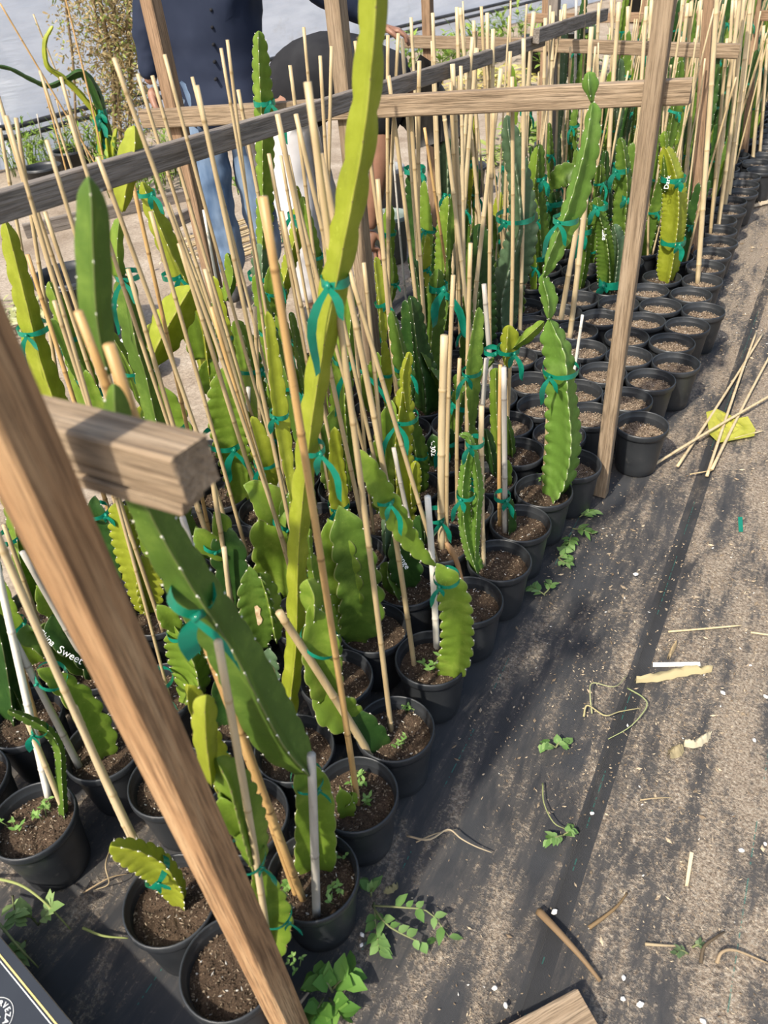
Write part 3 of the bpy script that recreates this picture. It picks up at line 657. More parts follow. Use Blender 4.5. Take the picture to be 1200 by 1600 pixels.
# --- left lower corner
cactus('thin curved green cactus with pale tape in the lower left pot', 'green', (97, 1276), [[(98, 1282, 15), (96, 1220, 17), (92, 1170, 17), (72, 1140, 17), (40, 1122, 15), (12, 1110, 8)]], ties=[(62, 1140, 24, 36, True, .6)], lam=.018)
cactus('scalloped lime cactus leaning left over its pot, lower left', 'lime', (162, 1180), [[(165, 1190, 40), (152, 1145, 50), (124, 1098, 48), (90, 1066, 38), (58, 1046, 20), 'flat']], ties=[(80, 1056, 48, 8, False, .7)], lam=.05, dep=.22)
cactus('dark wavy cactus with word Sweet written on it', 'deep', (160, 1045), [[(172, 1040, 60), (135, 1015, 62), (95, 985, 60), (85, 955, 34), 'flat'], [(140, 1050, 30), (80, 1005, 50), (45, 990, 44), (42, 975, 20), 'green', 'flat'], [(80, 965, 14), (70, 935, 38), (58, 915, 20), 'lime', 'flat']], lam=.05, dep=.22)
cactus('long wavy pale cactus at the far left edge', 'lime', (42, 940), [[(46, 945, 22), (38, 890, 34), (30, 840, 34), (18, 790, 30), (0, 755, 18)], [(60, 935, 30), (70, 890, 30), (58, 850, 16), 'green']], ties=[(15, 838, 34, 10, False)], lam=.035)
cactus('dark broad cactus cropped by the left edge', 'deep', (10, 1120), [[(25, 1130, 44), (12, 1060, 56), (0, 1000, 50), (-15, 960, 30)], [(48, 1150, 16), (25, 1090, 22), (8, 1060, 10), 'green']], lam=.05)
cactus('dark blurred cactus behind the near post', 'deep', (175, 960), [[(178, 955, 40), (165, 880, 50), (152, 810, 40), (148, 775, 20), 'flat']], ties=[(150, 798, 40, 20)])

# ------------------------------------------------------------------ rest of the pots: bare soil or filler cacti
def bare(p):
    x, y = p.x, p.y
    if x > -.43 and y > 2.0: return True
    if x > -.90 and 1.93 < y < 3.45: return True
    if x > -.56 and y < 2.3: return True
    return False
def filler(i):
    p = POTS[i]; r = random.Random(i*13+1)
    far = p.y > 3.2
    col = r.choice(['green', 'deep', 'green', 'grey', 'lime', 'deep'] if (far or p.x > -1.0 and p.y > 1.7) else ['lime', 'yellow', 'green', 'lime', 'green'])
    nm = {'green': 'mid green', 'deep': 'dark green', 'grey': 'grey-green', 'lime': 'lime green', 'yellow': 'yellow-green'}[col]
    rt = make_pot(i, 'potted_cactus', f'{nm} staked cactus, {POTNAME[i][0]} pot in {POTNAME[i][1]} row from the path', 'cactus', 'staked cacti crowded in the bed', False)
    B = Vector((p.x+r.uniform(-.03, .03), p.y+r.uniform(-.03, .03), SOILZ-.012))
    H = r.uniform(.36, .74) if not far else r.uniform(.4, .95)
    q = B.copy(); first = True; z = 0; ns = r.choice((1, 2, 2)) if H < .5 else r.choice((2, 2, 3)); k = 0
    for k in range(ns):
        L = H/ns*r.uniform(.85, 1.15); w = r.uniform(.034, .056); lean = Vector((r.uniform(-.10, .10), r.uniform(-.10, .10), 1))
        m1 = q+lean*(L*.5)+Vector((r.uniform(-.012, .012), r.uniform(-.012, .012), 0)); e_ = q+lean*L
        stem(rt, [q, m1, e_], [w*(.75 if first else .4), w, w*.5], CM[col], r.random() < .6, r.uniform(.03, .042), r.uniform(.12, .2), seed=i*7+k, jitter=1.0, areoles=p.y < 4.6)
        if r.random() < .8:
            pxd = np.array(m1-CAMP) @ MR; tie(rt, m1, CX+F*pxd[0]/pxd[2], CY+F*pxd[1]/pxd[2], w*1.05/PX(m1), r.uniform(15, 45)*.0016/PX(m1), True, r.uniform(-.3, .3), i, .012/PX(m1))
        q = e_-lean*.012; first = False
    if r.random() < .45:
        w = r.uniform(.03, .045); a = r.uniform(0, 6.28); s0 = B+Vector((math.cos(a)*.02, math.sin(a)*.02, 0)); d = Vector((math.cos(a)*.25, math.sin(a)*.25, 1)); L = r.uniform(.12, .3)
        stem(rt, [s0, s0+d*L*.5, s0+d*L], [w*.6, w, w*.5], CM[r.choice([col, 'lime'])], False, .034, .18, seed=i*7+5, jitter=1.5, areoles=p.y < 4)
STAKES = []; RTV = Vector(MR[:, 0])
def stake(base, top, rad, col, label=None, seed=0, bend=None, group=None):
    base, top = Vector(base), Vector(top); r = random.Random(seed*31+len(STAKES)); L = (top-base).length; n = max(8, int(L/.06)); t = (top-base).normalized()
    sx = t.orthogonal().normalized(); sy = t.cross(sx); amp = (bend if bend is not None else r.uniform(.002, .010))*L; ph = r.uniform(0, 6.28); node = r.uniform(.16, .26); o0 = r.uniform(0, node)
    zs = [(i/n, 0) for i in range(n+1)]
    q = o0
    while q < L-.02:
        for d_, e_ in ((-.004, 0), (0, 1), (.004, 0)): zs.append(((q+d_)/L, e_))
        q += node
    zs = sorted(z for z in zs if 0 <= z[0] <= 1)
    vs = []; ed = []; m = 8
    for u, e_ in zs:
        c = t*(L*u)+sx*(amp*math.sin(u*3.14)*math.cos(ph))+sy*(amp*math.sin(u*3.14+.4*math.sin(ph))*math.sin(ph))
        rr = rad*(1.06-.16*u)*(1.14 if e_ else 1)
        for j in range(m): a = 6.2832*j/m; vs.append(c+sx*(rr*math.cos(a))+sy*(rr*math.sin(a))); ed.append(e_)
    k = len(zs); fs = [(i*m+j, i*m+(j+1) % m, (i+1)*m+(j+1) % m, (i+1)*m+j) for i in range(k-1) for j in range(m)]+[tuple(range(m-1, -1, -1)), tuple(range((k-1)*m, k*m))]
    o = mk('bamboo_stake', vs, fs, BM[col]); o.location = base
    at = o.data.attributes.new('edge', 'FLOAT', 'POINT'); at.data.foreach_set('value', [float(x) for x in ed])
    if not label:
        i = near_pot(base); tone = {'tan': 'tan', 'pale': 'straw-pale', 'brown': 'brown', 'grey': 'weathered grey', 'white': 'bleached'}[col]
        tall = 'tall' if L > .8 else ('short' if L < .45 else 'mid-height')
        dx = (top-base).dot(RTV); lean = 'right-leaning' if dx > .05 else ('left-leaning' if dx < -.05 else 'upright')
        label = f'{tall} {tone} {lean} bamboo stake in {POTNAME[i][0]} pot of {POTNAME[i][1]} row from path'
        group = group or 'bamboo stakes standing in the bed'
    tag(o, label, 'stake', group); STAKES.append(o); return o
def line_base(tx, ty, lx, ly, H):
    """soil point under the measured stake line so that the stake is H tall"""
    best = None
    for k in range(400):
        t = k/100.0; x, y_ = lx+(lx-tx)*(t-1), ly+(ly-ty)*(t-1)
        B = G(x, y_, SOILZ)
        if B.y < .2 or y_ < ly-40: continue
        T = V(B, tx, ty); e_ = abs(T.z-SOILZ-H)
        if best is None or e_ < best[0]: best = (e_, B, T)
    return best[1], best[2]
def pstake(tx, ty, bx, by, wpx, col, label=None, H=None, bend=None):
    if H: B, T = line_base(tx, ty, bx, by, H)
    else: B = G(bx, by, SOILZ); T = V(B, tx, ty)
    # stand inside the nearest pot
    i = near_pot(B); q = Vector((B.x-POTS[i].x, B.y-POTS[i].y, 0))
    if q.length > .12:
        dv = (T-B).normalized(); B2_ = B-dv*((B.z+.01)/dv.z)
    else:
        if q.length > .058: q = q.normalized()*.058
        B2_ = Vector((POTS[i].x+q.x, POTS[i].y+q.y, SOILZ-.03))
    mid = V(B, (tx+bx)/2, (ty+by)/2); rad = max(.003, min(.010, wpx*.42*PX(mid)))
    g = None if label else 'bamboo stakes standing in the bed'
    return stake(B2_, T, rad, col, label, bend=bend, group=g)
# measured stakes with visible feet
pstake(410, 306, 560, 1258, 15, 'brown', 'long orange-brown stake rooted in the third pot along the path edge')
pstake(480, 128, 612, 1142, 13, 'tan', 'long tan stake rooted in the dusty soil of the sprawling pale cactus pot')
pstake(500, 240, 648, 1038, 12, 'tan', 'tan stake rooted beside weeds in the dusty grey pot')
pstake(170, 538, 474, 1404, 20, 'brown', 'thick brown stake running under the big leaning dark cactus')
pstake(122, 486, 462, 1396, 15, 'brown', 'second blurred brown stake beside the thick brown one')
pstake(486, 1178, 492, 1432, 17, 'grey', 'stub of grey stake in front of the notched light green base')
pstake(340, 1000, 445, 1500, 15, 'pale', 'pale green-tan stake tied to the notched cactus in the frontmost pot')
pstake(436, 956, 582, 1180, 16, 'tan', 'short tilted stake taped to the pale jointed cactus')
pstake(668, 776, 684, 1006, 13, 'white', 'bleached white stake behind the taped lime cactus')
pstake(694, 524, 690, 856, 22, 'pale', 'broad split bamboo stake standing mid bed')
pstake(708, 430, 698, 856, 9, 'tan', 'tan stake pressed against the split bamboo')
pstake(752, 634, 756, 884, 11, 'pale', 'straw-pale short stake in the ringed row-edge pot')
pstake(756, 444, 776, 690, 10, 'grey', 'grey stake taped beside the yellow-green shoot')
pstake(760, 560, 742, 760, 10, 'grey', 'slanting grey stake stub left of the yellow-green shoot')
pstake(787, 574, 790, 832, 11, 'grey', 'upright grey stake beside the dark stub cactus')
pstake(800, 120, 793, 660, 8, 'tan'); pstake(782, 570, 778, 820, 8, 'brown')
pstake(862, 515, 850, 765, 10, 'tan', 'tan stake behind the large white-spined cactus')
pstake(948, 86, 874, 508, 11, 'pale', 'straw-pale stake slanting along the upper white-spined cactus')
pstake(930, 150, 890, 530, 11, 'pale', 'straw-pale stake planted in a soil pot behind the large cactus')
pstake(910, 492, 902, 588, 6, 'white', 'thin white twig stake in a bare soil pot')
pstake(1122, -30, 1091, 440, 11, 'pale', 'straw-pale stake standing before the brown second post')
for t_, b_2 in (((1158, -20), (1110, 358)), ((1164, -20), (1124, 346)), ((1176, -30), (1130, 330)), ((1180, -30), (1138, 310)), ((1150, 0), (1146, 285)), ((1193, 40), (1172, 250)), ((1200, 60), (1184, 236))):
    pstake(*t_, *b_2, 8, 'pale')
pstake(8, 940, 60, 1150, 9, 'brown'); pstake(-10, 860, 82, 1215, 14, 'white', 'bleached stake of a crossed pair at the lower left'); pstake(22, 1000, 118, 1200, 14, 'grey', 'grey stake of the lower left crossed pair')
pstake(40, 1120, 98, 1270, 11, 'pale', 'pale stake beside the thin curved cactus lower left')
pstake(-20, 800, 238, 1372, 15, 'pale', 'long pale stake crossing down to the arching cactus pot'); pstake(115, 1105, 232, 1372, 15, 'pale', 'short pale stake beside the long one in the arching cactus pot')
pstake(35, 862, 150, 1060, 12, 'grey', 'dark grey stake slanting to the Sweet cactus pot'); pstake(6, 820, 70, 1010, 9, 'tan')
pstake(285, 808, 372, 1120, 12, 'grey', 'grey stake dropping from the sawn crossbar stub'); pstake(350, 855, 388, 1060, 10, 'pale', 'pale short stake right of the grey one under the stub'); pstake(325, 700, 385, 1050, 10, 'tan')
pstake(388, 605, 393, 790, 9, 'grey', 'silvery thin stake by the toothed cactus'); pstake(448, 676, 480, 830, 9, 'tan'); pstake(432, 728, 450, 830, 15, 'grey', 'stout grey stake stub beside the heart-shaped pad')
pstake(545, 420, 690, 900, 9, 'tan', 'tan stake slanting down right across the middle'); pstake(615, 700, 640, 880, 9, 'grey')
pstake(752, 640, 735, 880, 7, 'tan'); pstake(718, 560, 715, 790, 8, 'tan'); pstake(735, 380, 730, 790, 9, 'tan')
# measured stakes whose feet are hidden: top, a lower point, pixel width, height
for tx, ty, lx, ly, w, c, H in [
 (-3,150,40,300,9,'tan',-1.17),(25,184,60,400,9,'tan',1.0),(73,218,150,470,9,'tan',-1.11),(107,180,190,440,9,'tan',1.1),(153,245,260,560,10,'tan',-1.06),(62,110,120,300,6,'tan',1.1),
 (178,90,275,370,10,'tan',-1.19),(205,275,245,480,9,'brown',.95),(215,115,310,420,8,'tan',1.1),(238,118,315,370,8,'tan',1.1),(307,133,400,560,10,'tan',-1.13),(263,317,290,400,7,'tan',.8),(318,328,332,400,6,'white',.8),
 (257,85,340,400,8,'tan',1.15),(345,75,395,400,7,'tan',1.15),(355,62,400,400,7,'tan',1.15),(372,140,440,480,8,'tan',1.0),(433,178,530,600,11,'tan',-1.07),(437,210,500,440,9,'tan',1.0),(462,178,520,420,10,'tan',-1.05),
 (503,247,520,400,9,'pale',.9),(453,102,470,250,8,'tan',1.15),(474,42,490,200,7,'tan',1.2),(500,87,512,250,8,'tan',1.15),(518,72,513,250,8,'tan',1.15),(519,52,530,160,7,'tan',1.2),(555,64,590,300,8,'tan',1.15),
 (606,55,620,330,8,'tan',1.15),(607,118,640,400,9,'tan',1.1),(622,52,612,330,8,'tan',1.15),(642,27,655,330,7,'pale',1.15),(676,64,690,400,13,'pale',1.05),(676,20,684,200,8,'pale',1.15),(714,11,722,200,9,'pale',1.15),
 (719,12,750,330,8,'pale',1.15),(738,58,707,400,9,'pale',1.1),(740,32,745,350,8,'pale',1.1),(745,75,720,390,10,'pale',1.05),(752,10,765,400,7,'tan',1.15),(761,20,775,400,8,'pale',1.15),(770,45,772,400,9,'pale',1.1),
 (707,100,722,390,11,'pale',1.05),(720,103,724,400,8,'pale',1.05),(704,128,712,420,9,'tan',1.0),(783,107,750,400,10,'pale',1.05),(772,155,769,430,9,'tan',1.0),(797,80,787,420,8,'tan',1.05),(834,18,812,420,9,'pale',1.1),
 (818,60,808,400,9,'pale',1.1),(852,28,842,420,8,'pale',1.05),(864,18,855,400,8,'pale',1.05),(875,15,862,400,7,'pale',1.05),(883,6,880,330,7,'pale',1.05),(900,0,898,300,6,'grey',1.05),(924,42,912,250,11,'pale',1.05),
 (936,5,930,300,7,'pale',1.05),(955,0,950,330,7,'pale',1.0),(967,3,945,420,9,'pale',1.0),(981,10,972,330,9,'pale',1.0),(1010,10,985,420,8,'pale',1.0),(1018,0,1000,330,8,'pale',1.0),(1075,5,1040,330,10,'pale',.95),
 (1095,0,1080,300,8,'pale',.95),(1066,0,1045,240,7,'pale',.95),(1098,15,1090,240,7,'pale',.95),(1145,0,1128,250,7,'pale',.9),(1136,60,1110,330,7,'tan',.85),(1080,2,1062,300,8,'tan',.95),(1030,0,1008,300,7,'tan',1.0),
 (0,200,25,345,8,'tan',1.0),(10,180,110,540,9,'tan',-1.15),(45,290,150,620,9,'tan',.95),(70,330,180,660,9,'tan',.9),(95,120,180,420,7,'tan',1.1),(440,330,500,600,9,'tan',.9),(420,240,470,520,8,'tan',1.0),
 (590,280,625,620,10,'tan',.9),(640,150,665,520,9,'tan',1.05),(655,95,660,480,9,'tan',1.1),(628,60,655,420,8,'pale',1.15),(690,150,735,520,9,'pale',1.0),(568,410,590,640,9,'tan',.8),(300,120,390,480,7,'tan',1.1),
 (320,420,400,700,9,'tan',.85),(280,380,370,660,10,'tan',.85),(330,480,420,760,9,'brown',.8),(235,330,300,560,9,'tan',.9),(200,420,270,650,10,'tan',.85),(150,520,215,760,9,'tan',.8),(85,470,160,700,10,'tan',.85),(540,330,560,560,8,'tan',.9)]:
    pstake(tx, ty, lx, ly, w*.95, c, None, -H if H < 0 else H*(.90 if 600 < tx < 1000 else (1.0 if tx < 450 else .95)))
nb = {}
for i in sorted(range(len(POTS)), key=lambda i: POTS[i].y):
    if i in USED: continue
    p = POTS[i]
    if bare(p):
        make_pot(i, 'nursery_pot', f'black pot of bare soil, {POTNAME[i][0]} in {POTNAME[i][1]} row from the path', 'pot', 'black pots of bare soil in rows', p.y > 1.6, random.choice((0, 0, .004, .012)))
    else:
        filler(i); r = random.Random(i)
        if p.y > 2.9 and p.x < -.45:
            for k in range(r.choice((0, 1, 1, 2))):
                a = r.uniform(0, 6.28); b = Vector((p.x+.05*math.cos(a), p.y+.05*math.sin(a), SOILZ-.03)); h = r.uniform(.75, 1.08)
                stake(b, b+Vector((r.uniform(-.10, .10), r.uniform(-.10, .10), h)), r.uniform(.0036, .0055), r.choice(('pale', 'pale', 'tan')), seed=i*5+k)
        elif r.random() < .22 and p.x < -1.0:
            a = r.uniform(0, 6.28); b = Vector((p.x+.05*math.cos(a), p.y+.05*math.sin(a), SOILZ-.03)); h = r.uniform(.5, .95)
            stake(b, b+Vector((r.uniform(-.09, .09), r.uniform(-.09, .09), h)), r.uniform(.004, .006), r.choice(('tan', 'tan', 'grey', 'brown')), seed=i*5)
_seen = {}
for o in STAKES: _seen.setdefault(o['label'], []).append(o)
for lb, os_ in _seen.items():
    if 1 < len(os_) < 8 and 'pot of' in lb:
        for k, o in enumerate(sorted(os_, key=lambda o: sum(RTV[j]*(Vector(o.location)+o.data.vertices[-1].co)[j] for j in range(3)))): o['label'] = f'{lb}, {ordw(k)} from left'

# ------------------------------------------------------------------ handwriting on stems
def text_mesh(body, size):
    cu = bpy.data.curves.new('t', 'FONT'); cu.body = body; cu.size = size; cu.align_x = 'CENTER'; cu.align_y = 'CENTER'; cu.extrude = .0004; cu.resolution_u = 3
    to = bpy.data.objects.new('t', cu); COL.objects.link(to); dg = bpy.context.evaluated_depsgraph_get(); dg.update()
    me = bpy.data.meshes.new_from_object(to.evaluated_get(dg)); bpy.data.objects.remove(to); return me
def write(root, B, body, px, py, hpx, ang, lift):
    p = V(B, px, py); m = PX(p); me = text_mesh(body, hpx*m*1.35); me.name = 'handwriting'; me.materials.append(M_WHITE)
    view = (CAMP-p).normalized(); rt = Vector(MR[:, 0]); rt = (rt-view*rt.dot(view)).normalized(); up = view.cross(rt)
    x = rt*math.cos(ang)+up*math.sin(ang); y_ = view.cross(x); q = p+view*lift-root.location
    o = bpy.data.objects.new('handwriting', me); COL.objects.link(o); o.parent = root
    o.matrix_basis = Matrix(((x.x, y_.x, view.x, q.x), (x.y, y_.y, view.y, q.y), (x.z, y_.z, view.z, q.z), (0, 0, 0, 1)))
    tag(o, f'white handwritten {body}')
def by_label(sub):
    for rt, B in CACTI:
        if sub in rt['label']: return rt, B
for sub, body, px, py, h, a, lf in [('word Sweet', 'Sweet', 110, 1024, 12, -.5, .075), ('word Sweet', 'China', 72, 996, 10, -.75, .07), ('name Orange', 'Orange', 628, 872, 9, -1.05, .046), ('white code', '6-302', 676, 700, 8, -1.45, .022),
                            ('white lettering', 'Aztec', 650, 328, 9, -1.35, .045), ('white lettering', 'Gem', 655, 362, 8, -1.35, .045), ('bent cactus with white', 'Lake', 944, 366, 7, -1.5, .032), ('standing alone before', 'Dark', 1043, 285, 7, 1.5, .06)]:
    q = by_label(sub)
    if q: write(q[0], q[1], body, px, py, h, a, lf)
def patches(sub, spots):
    rt, B = by_label(sub)
    for px, py, w, h in spots:
        c = V(B, px, py); m = PX(c); view = (CAMP-c).normalized(); rtv = Vector(MR[:, 0]); up = Vector((0, 0, 1)); mb = MB(); c2 = c+view*.013-rt.location
        n = 14; vs = [c2+view*.002]
        for j in range(n):
            a = 6.283*j/n; k = random.uniform(.6, 1.15); vs.append(c2+rtv*(w*.5*m*k*math.cos(a))+up*(h*.5*m*k*math.sin(a))+view*.001)
        mb.add(vs, [(0, 1+j, 1+(j+1) % n) for j in range(n)]); mb.build('corky_scar', M_SCAR, rt)
patches('brown corky', [(422, 1050, 18, 44), (424, 1085, 12, 20), (398, 960, 22, 50)])

# ------------------------------------------------------------------ people
def skinned(name, nodes, edges, mat, parent, root=0, sub=2, off=Vector((0, 0, 0))):
    me = bpy.data.meshes.new(name); me.from_pydata([tuple(Vector(n[0])-off) for n in nodes], edges, []); me.materials.append(mat)
    o = bpy.data.objects.new(name, me); COL.objects.link(o); o.parent = parent
    md = o.modifiers.new('skin', 'SKIN'); md.use_smooth_shade = True
    if not me.skin_vertices: raise RuntimeError('no skin layer')
    for i, n in enumerate(nodes):
        rr = n[1] if isinstance(n[1], tuple) else (n[1], n[1])
        me.skin_vertices[0].data[i].radius = rr; me.skin_vertices[0].data[i].use_root = (i == root)
    ss = o.modifiers.new('sub', 'SUBSURF'); ss.levels = sub; ss.render_levels = sub
    return o
WRINK = bpy.data.textures.new('cloth_folds', 'CLOUDS'); WRINK.noise_scale = .11; WRINK.noise_depth = 3
def wrinkle(o, s=.032):
    d = o.modifiers.new('folds', 'DISPLACE'); d.texture = WRINK; d.strength = s; d.mid_level = .5; return o
RT = Vector((MR[0, 0], MR[1, 0], 0)).normalized(); FW = Vector((-RT.y, RT.x, 0))   # image right / away from the camera on the ground
def hand(parent, off, wrist, d, side, palm_n, mat, s=1.0, curl=.5):
    """palm and five fingers as one skinned mesh"""
    d = d.normalized(); x = (side-d*side.dot(d)).normalized(); n = d.cross(x)
    if n.dot(palm_n) < 0: n = -n
    N = [(wrist, (.024*s, .018*s)), (wrist+d*.045*s, (.034*s, .015*s)), (wrist+d*.085*s, (.036*s, .013*s))]; E = [(0, 1), (1, 2)]
    for k, (ox, L) in enumerate(((-.030, .062), (-.010, .072), (.011, .070), (.030, .054))):
        b = wrist+d*.088*s+x*ox*s; i = len(N)
        N += [(b, .0092*s), (b+(d*math.cos(curl*.6)+n*math.sin(curl*.6))*L*.5*s, .0085*s), (b+(d*math.cos(curl*.6)+n*math.sin(curl*.6))*L*.5*s+(d*math.cos(curl*1.8)+n*math.sin(curl*1.8))*L*.5*s, .0072*s)]
        E += [(2, i), (i, i+1), (i+1, i+2)]
    i = len(N); t0 = wrist+d*.03*s+x*.030*s
    N += [(t0, .012*s), (t0+(x*.6+d*.8+n*.2)*.035*s, .0105*s), (t0+(x*.35+d+n*.4)*.065*s, .0085*s)]; E += [(1, i), (i, i+1), (i+1, i+2)]
    return skinned('hand', N, E, mat, parent, 0, 2, off)
def standing():
    base = G(388, 458); rt = thing('person', (base.x, base.y, 0), 'standing person in navy long-sleeved shirt and washed blue jeans', 'person'); O = rt.location
    P = lambda px, py, fw=0: V(base, px, py)+FW*fw
    pel = P(346, 150); hipc = Vector((pel.x, pel.y, .90)); u = Vector((0, 0, 1))
    hipL, hipR = hipc-RT*.095, hipc+RT*.095
    kL, kR = P(338, 318), P(402, 322, .05)
    aL, aR = Vector((P(372, 452).x, P(372, 452).y, .09)), Vector((P(420, 440).x, P(420, 440).y, .09))+FW*.12
    chest = hipc+u*.36+RT*.01; shl, shr = chest+u*.12-RT*.19, chest+u*.12+RT*.19; neck = chest+u*.2; head = neck+u*.17
    wl = P(236, 134); el = (shl+wl)*.5-RT*.02; wr = P(592, 42, .02); er = (shr*.5+wr*.5)+u*.02-FW*.05
    body = [(hipc, (.13, .10)), (hipc+u*.18, (.13, .10)), (chest, (.15, .105)), (neck, (.058, .058)), (neck+u*.07, (.055, .06)), (head, (.078, .095)), (head+u*.09, (.062, .08)),
            (hipL, .085), (kL, .055), (aL, .038), (aL-FW*.10-u*.05, .036), (hipR, .085), (kR, .055), (aR, .038), (aR-FW*.10-u*.05, .036),
            (shl, .058), (el, .042), (wl, .028), (shr, .058), (er, .042), (wr, .028)]
    ed = [(0, 1), (1, 2), (2, 3), (3, 4), (4, 5), (5, 6), (0, 7), (7, 8), (8, 9), (9, 10), (0, 11), (11, 12), (12, 13), (13, 14), (2, 15), (15, 16), (16, 17), (2, 18), (18, 19), (19, 20)]
    skinned('body', body, ed, M_SKIN, rt, 0, 2, O)
    sh = [(hipc-u*.16, (.25, .185)), (hipc-u*.05, (.25, .185)), (hipc+u*.06, (.235, .17)), (hipc+u*.2, (.23, .165)), (chest, (.225, .155)), (chest+u*.14, (.12, .10)), (shl, .078), (el, .056), (wl+u*.02, .040), (shr, .078), (er, .06), (wr-(wr-er).normalized()*.03, .042)]
    wrinkle(skinned('shirt', sh, [(0, 1), (1, 2), (2, 3), (3, 4), (4, 5), (4, 6), (6, 7), (7, 8), (4, 9), (9, 10), (10, 11)], M_NAVY, rt, 0, 3, O))
    for k in range(5):
        mb = MB(); c = P(343+1.5*k, 8+26*k)-FW*.185-O; mb.tube([c+FW*.02, c-FW*.012], .006, 8); mb.build('button', M_BLACKC, rt)
    je = [(hipc-u*.02, (.13, .105)), (hipL-u*.04, .108), (kL, .086), (kL*.4+aL*.6, .08), (aL+u*.0, .076), (hipR-u*.04, .108), (kR, .088), (kR*.4+aR*.6, .08), (aR+u*.0, .076)]
    wrinkle(skinned('jeans', je, [(0, 1), (1, 2), (2, 3), (3, 4), (0, 5), (5, 6), (6, 7), (7, 8)], M_DENIM, rt, 0, 3, O))
    for a in (aL, aR):
        h_ = Vector((a.x, a.y, .045)); skinned('shoe', [(h_+FW*.06, (.042, .04)), (h_-FW*.05, (.045, .04)), (h_-FW*.17, (.04, .032))], [(0, 1), (1, 2)], M_SHOE, rt, 0, 2, O)
    hand(rt, O, wl, Vector((0, 0, -1))+RT*.12, -FW, RT, M_SKIN, 1.3, .55)
    hand(rt, O, wr, RT*.9-u*.25, -FW, -u, M_SKIN, 1.0, .6)
    skinned('hair', [(head+u*.045+FW*.02, (.088, .10)), (head+u*.095+FW*.01, (.07, .085)), (head+FW*.06-u*.02, (.07, .05))], [(1, 0), (0, 2)], M_HAIR, rt, 0, 2, O)
    fc = head-FW*.088
    for s in (-1, 1):
        skinned('ear', [(head+RT*.08*s+u*.02, (.012, .02)), (head+RT*.085*s-u*.02, (.009, .014))], [(0, 1)], M_SKIN, rt, 0, 1, O)
        mb = MB(); mb.tube([fc+RT*.032*s+u*.01-O+FW*.012, fc+RT*.032*s+u*.01-O-FW*.003], .011, 8); mb.build('eye', M_BLACKC, rt)
    skinned('nose', [(fc+u*.01, .009), (fc-u*.028-FW*.014, .013)], [(0, 1)], M_SKIN, rt, 0, 1, O)
    skinned('mouth', [(fc-u*.055-RT*.02+FW*.006, .006), (fc-u*.055+RT*.02+FW*.006, .006)], [(0, 1)], M_SKIN, rt, 0, 1, O)
standing()
